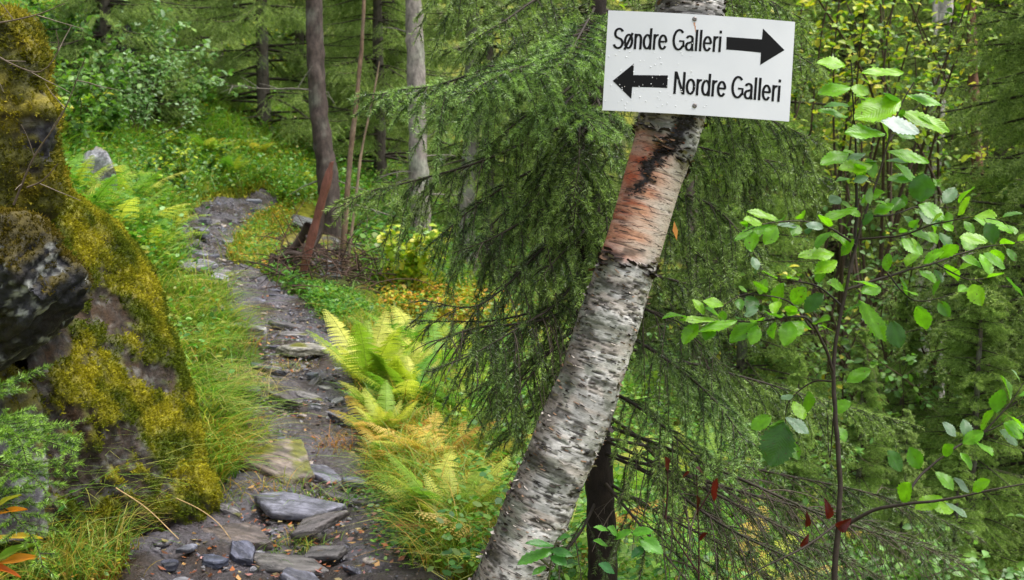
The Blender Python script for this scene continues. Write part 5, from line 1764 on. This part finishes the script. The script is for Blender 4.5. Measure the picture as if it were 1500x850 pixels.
blades(gm, tufted(sow([(300, 320), (420, 310), (440, 400), (320, 400)], 300, rng, 1.0), rng, 8, .05), (.06, .2), .006, (.3, 1.0), (0, -.3, 0), G3, rng)
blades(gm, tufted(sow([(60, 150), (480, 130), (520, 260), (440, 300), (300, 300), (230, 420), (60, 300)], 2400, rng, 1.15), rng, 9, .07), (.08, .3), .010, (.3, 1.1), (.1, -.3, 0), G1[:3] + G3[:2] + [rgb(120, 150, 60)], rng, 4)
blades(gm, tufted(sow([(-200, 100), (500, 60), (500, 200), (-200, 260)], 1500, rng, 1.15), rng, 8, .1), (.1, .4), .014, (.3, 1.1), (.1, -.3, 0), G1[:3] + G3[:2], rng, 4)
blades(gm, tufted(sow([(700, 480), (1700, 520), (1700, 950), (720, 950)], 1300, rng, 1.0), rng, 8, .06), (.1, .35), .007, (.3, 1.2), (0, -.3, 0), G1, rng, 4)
# single tufts growing on the path by the slabs
for x, y, c, hh in ((425, 540, G3, .07), (480, 660, [rgb(190, 130, 70), rgb(170, 140, 70)], .12), (470, 745, G1, .14), (395, 720, G3, .10), (445, 800, G3, .06), (360, 505, [rgb(180, 120, 70), rgb(160, 140, 66)], .10), (350, 570, [rgb(206, 184, 140), rgb(186, 160, 110)], .2), (372, 580, [rgb(206, 184, 140), rgb(186, 160, 110)], .2), (330, 730, G3, .12), (420, 810, G1, .07)):
    p = gp(x, y)[0]
    blades(gm, np.repeat(p[None], 60, 0) + np.column_stack([rng.normal(0, .06, (60, 2)), np.zeros(60)]), (hh * .5, hh * 1.3), .003, (.5, 1.4), (.2, -.4, 0), c, rng)
blades(gm, tufted(sow([(470, 200), (900, 200), (900, 440), (560, 430)], 1200, rng, 1.0), rng, 8, .1), (.1, .4), .012, (.3, 1.1), (.1, -.3, 0), G1[:3] + G3[:2], rng, 4)
Q_ = np.column_stack([rng.uniform(-5.5, -1.3, 1500), rng.uniform(1.6, 9.5, 1500)])
Q_ = Q_[path_dist(Q_) > 1.2]
blades(gm, tufted(np.column_stack([Q_, hgt(Q_)]), rng, 9, .06), (.08, .3), .006, (.3, 1.2), (.3, -.3, 0), G2, rng)
tag(gm.build('grass', M['grass']), kind='stuff')


def sprigs(mb, P, size, cols, rng, per=6, h=.08):
    """low leafy plants: a few small oval leaves on a short invisible-thin stalk at each point"""
    n = len(P)
    for k in range(per):
        a = rng.uniform(0, 6.283, n)
        out = np.column_stack([np.cos(a), np.sin(a), rng.uniform(-.1, .7, n)])
        out = unit(out)
        B = P + np.column_stack([rng.normal(0, h * .35, (n, 2)), rng.uniform(.1, 1.0, n) * h])
        L = size * rng.uniform(.6, 1.3, n)[:, None]
        up = unit(np.array([0, 0, 1.0]) + rng.normal(0, .35, (n, 3)))
        s = unit(np.cross(out, up))
        w = L * .3
        V = np.stack([B, B + out * L * .35 + s * w, B + out * L * .75 + s * w * .75, B + out * L - up * L * .12, B + out * L * .75 - s * w * .75, B + out * L * .35 - s * w], 1).reshape(-1, 3)
        C = np.asarray(cols)[rng.choice(len(cols), n)] * rng.uniform(.75, 1.25, (n, 1))
        mb.add(V, np.arange(n * 6).reshape(-1, 6), np.repeat(C, 6, 0))


rng = np.random.default_rng(161)
BL = [rgb(78, 130, 48), rgb(96, 150, 56), rgb(60, 110, 44), rgb(120, 164, 64)]
YL = [rgb(170, 176, 56), rgb(190, 166, 56), rgb(140, 160, 52), rgb(206, 150, 60)]
cm = MB()
sprigs(cm, sow([(380, 400), (500, 440), (545, 470), (480, 480), (420, 450)], 700, rng, 1.0), .028, BL, rng, 9, .10)
sprigs(cm, sow([(300, 310), (430, 300), (440, 410), (320, 410)], 600, rng, 1.0), .03, BL + YL, rng, 8, .09)
sprigs(cm, sow([(60, 120), (500, 110), (560, 290), (440, 310), (300, 300), (230, 420), (60, 320)], 4200, rng, 1.1), .045, BL + BL + YL[2:3] + [rgb(150, 140, 52), rgb(150, 186, 120)], rng, 8, .22)
sprigs(cm, sow([(-200, 20), (560, 0), (560, 160), (-200, 200)], 4200, rng, 1.1), .07, BL + YL[2:3], rng, 8, .4)
sprigs(cm, sow([(500, 440), (780, 450), (800, 850), (540, 850), (560, 640)], 900, rng, 1.0, .8), .022, [rgb(110, 150, 50), rgb(140, 166, 60)] + YL + [rgb(180, 120, 60), rgb(150, 90, 54)], rng, 7, .10)
sprigs(cm, sow([(560, 380), (760, 380), (760, 480), (560, 460)], 900, rng, 1.0), .035, YL + BL[:1], rng, 8, .1)
sprigs(cm, sow([(700, 440), (1700, 420), (1700, 950), (720, 950)], 4600, rng, 1.0), .034, BL + [rgb(130, 170, 70), rgb(120, 150, 60)], rng, 10, .28)
sprigs(cm, sow([(480, 180), (900, 180), (900, 430), (560, 420), (480, 330)], 3600, rng, 1.0), .06, BL + [rgb(120, 140, 60), rgb(96, 120, 50)], rng, 9, .35)
sprigs(cm, sow([(-150, 700), (300, 730), (230, 860), (-150, 900)], 500, rng, .9), .018, BL + YL, rng, 5, .07)
sprigs(cm, sow([(430, 790), (560, 720), (640, 760), (600, 830)], 160, rng, .6), .022, BL, rng, 6, .07)
Q_ = np.column_stack([rng.uniform(-6.5, -1.4, 2600), rng.uniform(1.6, 10, 2600)])
Q_ = Q_[path_dist(Q_) > 1.3]
sprigs(cm, np.column_stack([Q_, hgt(Q_)]), .035, BL + [rgb(140, 150, 54)], rng, 9, .18)
tag(cm.build('undergrowth', M['shrub']), kind='stuff')

# moss carpets: bottom of the picture and along the banks
mm = MB()
for poly, n, cc, sz in (([(480, 815), (700, 800), (720, 870), (470, 880)], 14000, [rgb(150, 146, 40), rgb(120, 126, 34)], .011), ([(700, 380), (560, 400), (600, 470), (760, 480)], 6000, [rgb(170, 150, 40), rgb(130, 130, 36)], .03),
                        ([(300, 310), (430, 300), (440, 400), (320, 400)], 5000, [rgb(150, 150, 44), rgb(120, 130, 36)], .022), ([(100, 180), (480, 170), (460, 290), (200, 290)], 9000, [rgb(150, 146, 46), rgb(130, 140, 40)], .05),
                        ([(-100, 720), (300, 740), (230, 860), (-100, 880)], 7000, [rgb(140, 130, 44), rgb(150, 110, 50)], .013), ([(520, 560), (700, 560), (740, 800), (560, 800)], 7000, [rgb(140, 130, 44), rgb(170, 120, 60)], .014)):
    P = sow(poly, n, rng, .9)
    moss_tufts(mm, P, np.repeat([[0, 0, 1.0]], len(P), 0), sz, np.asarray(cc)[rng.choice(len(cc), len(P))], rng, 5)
tag(mm.build('ground_moss', M['moss']), kind='stuff')

# fallen leaves and needles on the path and banks
fm = MB()
for poly, n, sz in (([(240, 860), (560, 860), (540, 700), (520, 480), (380, 430), (280, 380), (360, 290), (250, 400), (350, 560), (350, 720)], 900, .026), ([(500, 450), (760, 560), (740, 850), (540, 850)], 250, .03), ([(-50, 720), (300, 740), (240, 860), (-50, 880)], 120, .025)):
    P = sow(poly, n, rng, -1)
    n = len(P)
    a = rng.uniform(0, 6.28, n)
    D = np.column_stack([np.cos(a), np.sin(a), rng.normal(0, .2, n)])
    S_ = np.column_stack([-np.sin(a), np.cos(a), rng.normal(0, .25, n)])
    L = sz * rng.uniform(.35, 1.2, n)[:, None]
    B = P + [0, 0, .022]
    V = np.stack([B - D * L * .5, B + S_ * L * .28, B + D * L * .5 + [0, 0, .004], B - S_ * L * .28], 1).reshape(-1, 3)
    cc = np.array([rgb(200, 120, 66), rgb(176, 96, 52), rgb(206, 160, 100), rgb(150, 90, 60), rgb(196, 176, 120), rgb(190, 130, 120), rgb(120, 76, 50)])
    fm.add(V, np.arange(n * 4).reshape(-1, 4), np.repeat(cc[rng.choice(7, n)] * rng.uniform(.35, .95, (n, 1)), 4, 0))
tag(fm.build('fallen_leaves', M['litter']), kind='stuff')
gv = MB()
q = PD[rng.integers(30, len(PD) - 60, 7500)]
a, r = rng.uniform(0, 6.28, len(q)), q[:, 3] * np.sqrt(rng.uniform(0, 1, len(q)))
P = np.column_stack([q[:, 0] + np.cos(a) * r, q[:, 1] + np.sin(a) * r])
P = np.column_stack([P, hgt(P) + .008])
n = len(P)
sz = rng.choice([.005, .008, .013, .02], n, p=[.34, .36, .2, .10])[:, None]
A = unit(rng.normal(0, 1, (n, 3)) * [1, 1, .25])
B = unit(np.cross(A, [0, 0, 1.0]) + rng.normal(0, .3, (n, 3)))
Cc = np.array([0, 0, 1.0])
V = np.stack([P + A * sz, P + B * sz * .7, P - A * sz * .9, P - B * sz * .6, P + Cc * sz * .5 + A * sz * .2, P - Cc * sz * .3], 1).reshape(-1, 3)
o_ = np.arange(n)[:, None] * 6
F = np.concatenate([o_ + k for k in ([0, 1, 4], [1, 2, 4], [2, 3, 4], [3, 0, 4], [1, 0, 5], [2, 1, 5], [3, 2, 5], [0, 3, 5])])
gc_ = np.array([rgb(96, 96, 108), rgb(120, 118, 122), rgb(70, 66, 68), rgb(110, 96, 88)])
gv.add(V, F, np.repeat(gc_[rng.choice(4, n)], 6, 0))
tag(gv.build('gravel', M['stone'], smooth_shade=False), kind='stuff')
# ------------------------------------------------------------------ trunks, posts, roots, shrubs farther back
def trunk_thing(name, pts, r, label, cat='tree', col=(96, 86, 78), twigs=0, seed=0, lich=.4, stubs=True, group=None, sides=16, crown=None, part='trunk', twl=.7):
    """a standing trunk through pixel points with depth; its foot goes to the ground"""
    rng = np.random.default_rng(seed)
    P = np.array([pt(*q) for q in pts])
    foot = P[-1].copy()
    foot[2] = min(foot[2], h1(foot[0], foot[1]) - .05)
    P = np.vstack([P, foot + [0, 0, -.1]]) if foot[2] < P[-1][2] - .05 else P
    g = np.array([P[-1][0], P[-1][1], h1(P[-1][0], P[-1][1])])
    rr = np.linspace(r[0], r[1], len(P))
    A = spline(np.column_stack([P, rr]), .05)
    flare = 1 + .35 * np.exp(-np.linalg.norm(A[:, :3] - A[-1, :3], axis=1) / .2)
    V, F = tube(A[:, :3], A[:, 3] * flare, sides)
    n_ = fbm(V * [20, 20, 8], 4, seed)
    V = V + unit(V - np.repeat(A[:, :3], sides, 0)) * ((n_ - .5) * r[1] * .5)[:, None]
    li = smooth(.5, .7, fbm(V * 6, 3, seed + 3))[:, None] * lich
    C = rgb(*col) * (.45 + 1.1 * n_[:, None]) * (1 - li) + rgb(140, 144, 130) * li
    root = empty(name, g, label, cat, group)
    mb = MB()
    mb.add(V - g, F, C)
    mb.build(part, M['bark'], root)
    for k in range(twigs):
        i = rng.integers(3, int(len(A) * .92))
        a = rng.uniform(0, 6.28)
        D = np.array([math.cos(a), math.sin(a), rng.normal(.0, .3)])
        tb_ = MB()
        L = twl * rng.uniform(.4, 1.3)
        Q = grow(A[i, :3], D, L, .06, rng.uniform(.0, .25), rng, wob=.12)
        add_tube(tb_, Q - g, np.linspace(.009, .002, len(Q)), 5, rgb(128, 122, 112) * rng.uniform(.5, 1.1))
        for j in range(1, len(Q) - 1):
            if rng.uniform() < .6:
                q_ = grow(Q[j], unit(Q[j] - Q[j - 1]) * .6 + rng.normal(0, .6, 3), L * .35 * rng.uniform(.3, 1), .05, .2, rng, wob=.12)
                add_tube(tb_, q_ - g, np.linspace(.004, .0012, len(q_)), 4, rgb(128, 122, 112) * rng.uniform(.5, 1.1))
        tb_.build('dead_branch', M['twig'], root)
    if crown is not None:
        o = bpy.data.objects.new('crown', crowns[crown[0]])
        COL.objects.link(o)
        o.parent = root
        top = A[0, :3] - g
        o.location = top + [0, 0, crown[1]]
        o.scale = (crown[2],) * 3
    return root


trunk_thing('spruce_tree', [(455, -700, 10), (457, -300, 10), (460, 0, 10), (466, 150, 10), (476, 230, 10), (486, 320, 10)], (.06, .105), 'dark bare spruce trunk rising behind the reddish post', col=(70, 60, 55), twigs=9, seed=3, crown=(3, -1.5, .7))
trunk_thing('spruce_tree', [(596, -700, 10.5), (601, -300, 10.5), (606, 0, 10.5), (611, 150, 10.5), (613, 250, 10.5), (620, 410, 10.5)], (.07, .10), 'grey lichen covered spruce trunk, second bare trunk from the reddish post', col=(132, 124, 118), twigs=10, seed=4, lich=.7, crown=(3, -1.5, .7))
trunk_thing('spruce_tree', [(700, -600, 11.5), (695, -100, 11.5), (690, 200, 11.5), (682, 300, 11.5), (690, 430, 11.5)], (.06, .10), 'grey trunk half hidden behind the hanging spruce twigs', col=(126, 120, 116), twigs=8, seed=5, lich=.7)
trunk_thing('sapling', [(534, -300, 8.2), (533, 0, 8.2), (524, 130, 8.2), (514, 220, 8.2), (505, 330, 8.2), (500, 410, 8.2)], (.012, .024), 'thin bare brown pole of a dead sapling right of the reddish post', 'sapling', col=(108, 88, 70), twigs=0, seed=6, lich=.1, sides=8, part='stem')
trunk_thing('sapling', [(556, 90, 8.0), (545, 150, 8.0), (530, 220, 8.0), (520, 300, 8.0), (508, 400, 8.0)], (.006, .014), 'thin pale leaning stick beside the bare brown pole', 'sapling', col=(128, 110, 90), twigs=2, seed=7, lich=.1, sides=8, part='stem', twl=.4)
trunk_thing('birch_tree', [(1400, -600, 14), (1386, 0, 14), (1374, 150, 14), (1364, 300, 14), (1352, 450, 14), (1345, 640, 14)], (.08, .12), 'slender pale birch trunk blurred behind the alder leaves', col=(214, 206, 204), twigs=5, seed=8, lich=.2)
trunk_thing('birch_tree', [(1376, -600, 15), (1372, 0, 15), (1372, 200, 15), (1378, 500, 15)], (.05, .07), 'thinner pale birch just behind the slender blurred one', col=(200, 192, 190), twigs=3, seed=18, lich=.2)
trunk_thing('spruce_tree', [(1415, -500, 11), (1422, 0, 11), (1430, 200, 11), (1436, 350, 11), (1440, 620, 11)], (.04, .07), 'brown spruce trunk near the right edge with thin dead twigs', col=(112, 80, 62), twigs=12, seed=9, lich=.3, twl=.9)
trunk_thing('spruce_tree', [(1010, -500, 9), (1014, 300, 9), (1018, 560, 9), (1024, 720, 9)], (.04, .06), 'dim brown trunk in the shade right of the leaning birch', col=(96, 84, 78), twigs=6, seed=10, lich=.2)
trunk_thing('spruce_tree', [(160, -500, 12.5), (152, 0, 12.5), (150, 100, 12.5)], (.07, .1), 'dark trunk at the top left above the pale leaved shrub', col=(70, 62, 60), twigs=4, seed=12)

# the reddish post that leans over the roots
d0 = 7.6
A, B = pt(438, 424, d0), pt(484, 242, d0 - .25)
g = np.array([A[0], A[1], h1(A[0], A[1])])
t_ = unit(B - A)
sx = unit(np.cross(t_, FWD))
sy = np.cross(t_, sx)
mb = MB()
n = 40
tt = np.linspace(-.1, 1, n)
prof = np.array([(-1, -.55), (-.4, -.75), (.5, -.7), (1, -.35), (.95, .4), (.3, .7), (-.6, .65), (-1, .2)])
V = []
for q in tt:
    w = .029 * (1 + .13 * math.sin(9 * q) * math.sin(23 * q + 1)) * (1 - .1 * q) * (.55 if q > .97 else 1)
    V.append(A + (B - A) * q + sx * .004 * math.sin(5 * q) + (prof[:, :1] * sx + prof[:, 1:] * sy) * w + (t_ * np.linspace(0, .03, 8)[:, None] if q > .97 else 0))
V = np.concatenate(V)
k = len(prof)
ii = np.arange(n - 1)[:, None] * k
jj = np.arange(k)[None]
F = np.stack([ii + jj, ii + (jj + 1) % k, ii + k + (jj + 1) % k, ii + k + jj], -1).reshape(-1, 4)
n_ = fbm(V * [30, 30, 9], 4, 6)[:, None]
mb.add(V - g, F, rgb(138, 88, 78) * (.4 + 1.0 * n_))
mb.add(V[-k:] - g, np.arange(k)[None], rgb(176, 110, 98))
o = mb.build('post', M['wood'])
o.location = g
tag(o, 'weathered reddish wooden post leaning to the right over the tangled roots', 'post')

# tangled dead roots and brushwood at its foot
g = gp(440, 415)[0]
rt = empty('root_tangle', g, 'dark tangle of dead roots and twigs around the foot of the reddish post', 'roots')
rng = np.random.default_rng(14)
for k, (q, r0) in enumerate(((((452, 330), (440, 352), (420, 375), (408, 400), (405, 430)), .035), (((470, 300), (468, 340), (455, 370), (448, 420)), .03), (((405, 380), (430, 372), (450, 380), (470, 400)), .03), (((448, 345), (470, 390), (490, 430), (500, 445)), .012), (((400, 372), (396, 395), (408, 420)), .022))):
    d = 7.8
    tb_ = MB()
    P = spline(np.array([pt(a, b, d + .08 * math.sin(i + k)) for i, (a, b) in enumerate(q)]), .03)
    add_tube(tb_, P - g, np.linspace(r0, r0 * .5, len(P)), 8, rgb(58, 46, 40) * rng.uniform(.7, 1.3))
    tb_.build('root', M['wood'], rt)
tb_ = MB()
for k in range(260):
    a, b = rng.uniform(400, 560), rng.uniform(370, 440)
    p = gp(a, b)[0] + [0, 0, rng.uniform(.0, .2)]
    D = np.array([rng.normal(0, 1), rng.normal(0, .6), rng.uniform(-.2, 1.0)])
    Q = grow(p - g, D, rng.uniform(.15, .6), .05, .3, rng, wob=.2)
    add_tube(tb_, Q, np.linspace(.005, .0015, len(Q)), 4, rgb(70, 52, 42) * rng.uniform(.35, 1.5))
tb_.build('brushwood', M['twig'], rt)
# dark hollow mound of earth that the roots hold
V, F, _ = blob([pt(395, 385, 7.9), pt(420, 360, 8.0), pt(470, 355, 8.1), pt(500, 400, 8.0), pt(480, 440, 7.7), pt(410, 440, 7.7), pt(440, 350, 8.6), pt(500, 420, 8.6), pt(400, 420, 8.6)], .02, .05, 4, 21)
mb = MB()
mb.add(V - g, F, rgb(46, 38, 32) * (.5 + fbm(V * 12, 3, 3)[:, None]))
mb.build('earth', M['soil'], rt)

mossy_rock('boulder', [pt(432, 342, 8.7), pt(476, 345, 8.7), pt(512, 366, 8.6), pt(530, 420, 8.5), pt(402, 420, 8.5), pt(412, 356, 8.6), pt(425, 345, 9.1), pt(500, 350, 9.1), pt(530, 420, 9.1), pt(400, 420, 9.1)],
           'dark squat rock under the grey stone plate beside the reddish post', .02, 27, .3, amp=.03, scale=4, stone=(50, 46, 44), brown=(40, 32, 28), n_tuft=0)
# slim board with a rusty face behind the slab
A, B = pt(168, 362, 5.6), pt(232, 408, 5.3)
mb = MB()
t_ = unit(B - A)
u_ = unit(np.array([0, -.6, .8]) - t_ * np.dot(t_, [0, -.6, .8]))
v_ = np.cross(t_, u_)
c = [(0, 0), (.06, .004), (.06, .02), (0, .022)]
n = 14
V = np.concatenate([A + (B - A) * q + np.array([u_ * a * (1 + .15 * math.sin(7 * q)) + v_ * b for a, b in c]) for q in np.linspace(0, 1, n)])
ii = np.arange(n - 1)[:, None] * 4
jj = np.arange(4)[None]
F = np.stack([ii + jj, ii + (jj + 1) % 4, ii + 4 + (jj + 1) % 4, ii + 4 + jj], -1).reshape(-1, 4)
mb.add(V - A, np.vstack([F, [[3, 2, 1, 0]], [[4 * n - 4, 4 * n - 3, 4 * n - 2, 4 * n - 1]]]), rgb(110, 52, 34))
o = mb.build('broken_branch', M['wood'])
o.location = A
tag(o, 'broken red brown piece of wood lying between the slab and the ferns', 'branch')


def shrub(name, x, y, z0, H, Rr, ns, L, cols, label, seed, cat='shrub', group=None, per=26, bare=.3, lw=.62, mat='shrub', scol=(78, 64, 50)):
    rng = np.random.default_rng(seed)
    z0 = h1(x, y) if z0 is None else z0
    root = empty(name, (x, y, z0), label, cat, group)
    st, lf = MB(), MB()
    for k in range(ns):
        a = rng.uniform(0, 6.28)
        D = np.array([math.cos(a) * Rr / H * rng.uniform(.1, 1.3), math.sin(a) * Rr / H * rng.uniform(.1, 1.3), 1])
        Q = grow(np.array([rng.normal(0, .05), rng.normal(0, .05), 0]), D, H * rng.uniform(.75, 1.05), H / 14, .06 * min(1, (.12 / (H / 14)) ** 2), rng, wob=.25 * min(1, (.1 / (H / 14)) ** 1.5))
        add_tube(st, Q, np.linspace(.004 * H + .002, .0015, len(Q)), 5, rgb(*scol) * rng.uniform(.7, 1.2))
        m = len(Q)
        for j in range(per):
            i = rng.integers(int(m * bare), m)
            tw = grow(Q[i], rng.normal(0, 1, 3) * [1, 1, .5] + [0, 0, .3], rng.uniform(.04, .22) * min(H, 2.0), .05, .1, rng, wob=.2)
            add_tube(st, tw, np.linspace(.002, .0008, len(tw)), 3, rgb(*scol))
            for e in range(3):
                p = tw[rng.integers(0, len(tw))]
                D2 = unit(rng.normal(0, 1, 3) * [1, 1, .5] + [0, -.2, -.1])
                add_leaf(lf, p, D2, [rng.normal(0, .4), rng.normal(-.3, .4), 1], L * rng.uniform(.6, 1.2), L * lw, cols[rng.integers(0, len(cols))] * rng.uniform(.8, 1.2), rng, nu_=6, nv_=3, serr=0)
    st.build('stem', M['twig'], root)
    lf.build('foliage', M[mat], root)
    return root


PALE = [rgb(132, 168, 108), rgb(166, 192, 152), rgb(96, 138, 72), rgb(112, 152, 80)]
YEL = [rgb(170, 186, 50), rgb(140, 170, 50), rgb(196, 190, 60), rgb(110, 150, 44)]
MID = [rgb(86, 128, 48), rgb(108, 146, 58), rgb(72, 110, 44)]
for px, py, d, H, Rr, ns, L, cols, lb in (
    (215, 190, 9.5, 1.5, .5, 9, .085, PALE, 'raspberry like shrub with pale silvery green leaves on the left hillside'),
    (150, 160, 10.5, 1.2, .6, 8, .08, PALE[:1] + MID, 'leafy shrub left of the pale silvery shrub'),
    (110, 60, 8.0, .9, .6, 8, .06, MID, 'leafy green shrub above the mossy outcrop'),
    (250, 300, 10.0, .6, .4, 8, .05, MID + YEL[:1], 'low leafy bush on the bank beside the upper path'),
    (290, 270, 11.5, .5, .5, 8, .05, PALE[2:] + YEL[:2], 'low bush with yellow dots above the upper path'),
    (330, 120, 18, 1.9, 1.0, 12, .09, YEL, 'yellow green bush below the grey green spruce'),
    (250, 90, 15, 1.5, .9, 10, .09, MID, 'dense green bush right of the dark rock face'),
    (380, 110, 20, 1.6, 1.0, 10, .1, YEL[:2] + MID, 'pale green bush on the crest of the grassy slope'),
    (585, 430, 9.3, .5, .3, 6, .07, YEL[:3], 'small bright yellow green bush between the dark roots and the young spruce'),
    (70, 210, 7.0, .6, .3, 6, .07, YEL, 'yellow leaved plant behind the mossy outcrop'),
):
    q = gp(px, py)[0]
    shrub('shrub', q[0], q[1], None, H, Rr, ns, L, cols, lb, int(px))
for px, d, H, Rr, ns, L, cols, lb in ((1265, 9.5, 4.2, 1.0, 12, .075, YEL, 'tall yellow leaved bush right of the sign top'), (1330, 11.5, 4.6, 1.1, 10, .08, YEL[:2] + MID, 'yellow green birch scrub behind the alder top'), (1170, 10.5, 3.6, .9, 9, .07, YEL[1:] + MID, 'leafy scrub behind the right edge of the sign'), (1480, 10, 3.8, .9, 8, .06, YEL, 'sparse yellow leaved bush in the top right corner')):
    x, y = at_depth(px, d)
    zt = EYE[2] + d * .30
    shrub('shrub', x, y, None, zt - h1(x, y), Rr * 1.2, ns, L, cols, lb, int(px), per=46, bare=.6)
for px, d, H, Rr, lb in ((1100, 5.6, .8, .5, 'low dark leaved bush in the shade right of the leaning birch'), (1380, 4.6, .8, .5, 'low leafy bush below the alder fork near the lower right corner'), (1500, 4.2, .9, .5, 'bright low bush in the lower right corner'), (1290, 4.9, .7, .5, 'small leafy bush right of the alder foot')):
    x, y = at_depth(px, d)
    shrub('shrub', x, y, None, H, Rr, 9, .05, MID + PALE[2:], lb, int(px) + 1)
rng = np.random.default_rng(91)
for i in range(24):
    px, py = (rng.uniform(40, 460), rng.uniform(40, 150)) if i < 15 else (rng.uniform(90, 280), rng.uniform(130, 230))
    q = gp(px, py)[0]
    shrub('shrub', q[0], q[1], None, rng.uniform(.5, 1.3), rng.uniform(.4, .9), 9, rng.uniform(.05, .08), [PALE, MID, MID + YEL[3:], MID, MID + PALE][i % 5], 'blurred leafy bush on the upper bank left of the bare dark trunk', 700 + i, group='bushes on the upper bank', per=30)
rng = np.random.default_rng(92)
for i in range(12):
    px, d = rng.uniform(1060, 1560), rng.uniform(7.5, 13)
    x, y = at_depth(px, d)
    zt = EYE[2] + d * math.tan(math.atan((425 - rng.uniform(120, 560)) / FPX) - PITCH)
    H = max(.8, zt - h1(x, y))
    shrub('shrub', x, y, None, H, min(1.0, H * .3) + .2, 8, rng.uniform(.05, .08), [MID, YEL[1:] + MID, PALE[2:] + MID][i % 3], 'slender leafy bush among the spruces in the forest behind the alder', 800 + i, group='bushes behind the alder', per=30, bare=.3)
# light green young spruces below the alder
for i, (px, d, k, s, lb) in enumerate(((1175, 5.6, 2, .20, 'tiny pale green spruce left of the alder stem'), (1270, 6.2, 2, .24, 'tiny pale green spruce right of the alder stem'), (1420, 4.8, 2, .2, 'tiny dark spruce in the lower right corner'), (1340, 5.4, 0, .17, 'tiny spruce below the alder fork'), (1330, 7.2, 2, .3, 'young spruce behind the alder leaves at mid height'))):
    x, y = at_depth(px, d)
    set_spruce(x, y, k, s, i * 2.1, lb, None)

# bare twigs sticking out over the outcrop at the top left
rng = np.random.default_rng(33)
for lb, q in (('thin bare twig arching over the mossy outcrop at the top left', ((-40, 40, 2.9), (20, 30, 2.85), (60, 20, 2.8), (95, 5, 2.75))), ('grey forked bare twig crossing the shaggy outcrop', ((-40, 60, 2.9), (20, 95, 2.82), (60, 105, 2.78), (85, 75, 2.75), (82, 45, 2.72))), ('long brown twig with small yellow leaves rising over the slab', ((20, 300, 3.0), (50, 230, 2.95), (90, 170, 2.9), (115, 110, 2.85), (125, 85, 2.82))), ('short mossy twig before the golden moss', ((40, 275, 3.0), (62, 265, 2.95), (85, 240, 2.92)))):
    P = spline(np.array([pt(*a) for a in q]), .02)
    g = P[0]
    mb = MB()
    add_tube(mb, P - g, np.linspace(.0032, .001, len(P)), 5, rgb(110, 96, 84))
    for j in range(3, len(P) - 2, 4):
        w = grow(P[j], (P[j + 1] - P[j]) * 30 + rng.normal(0, .5, 3), rng.uniform(.05, .14), .02, .1, rng, wob=.3)
        add_tube(mb, w - g, np.linspace(.0016, .0007, len(w)), 4, rgb(120, 108, 96))
    o = mb.build('twig', M['twig'])
    o.location = g
    tag(o, lb, 'twig')
# bent dry stalks lying in the grass at the foot of the slab
for lb, q in (('long bleached dry stalk lying in the grass below the slab', ((170, 715, 3.3), (215, 745, 3.2), (262, 790, 3.1))), ('dry brown stalk arching from the slab foot to the path', ((258, 730, 3.6), (290, 745, 3.5), (318, 765, 3.45), (338, 790, 3.4)))):
    P = spline(np.array([pt(*a) for a in q]), .02)
    mb = MB()
    add_tube(mb, P - P[0], np.linspace(.002, .0012, len(P)), 5, rgb(186, 156, 110))
    o = mb.build('dry_stalk', M['twig'])
    o.location = P[0]
    tag(o, lb, 'stalk')
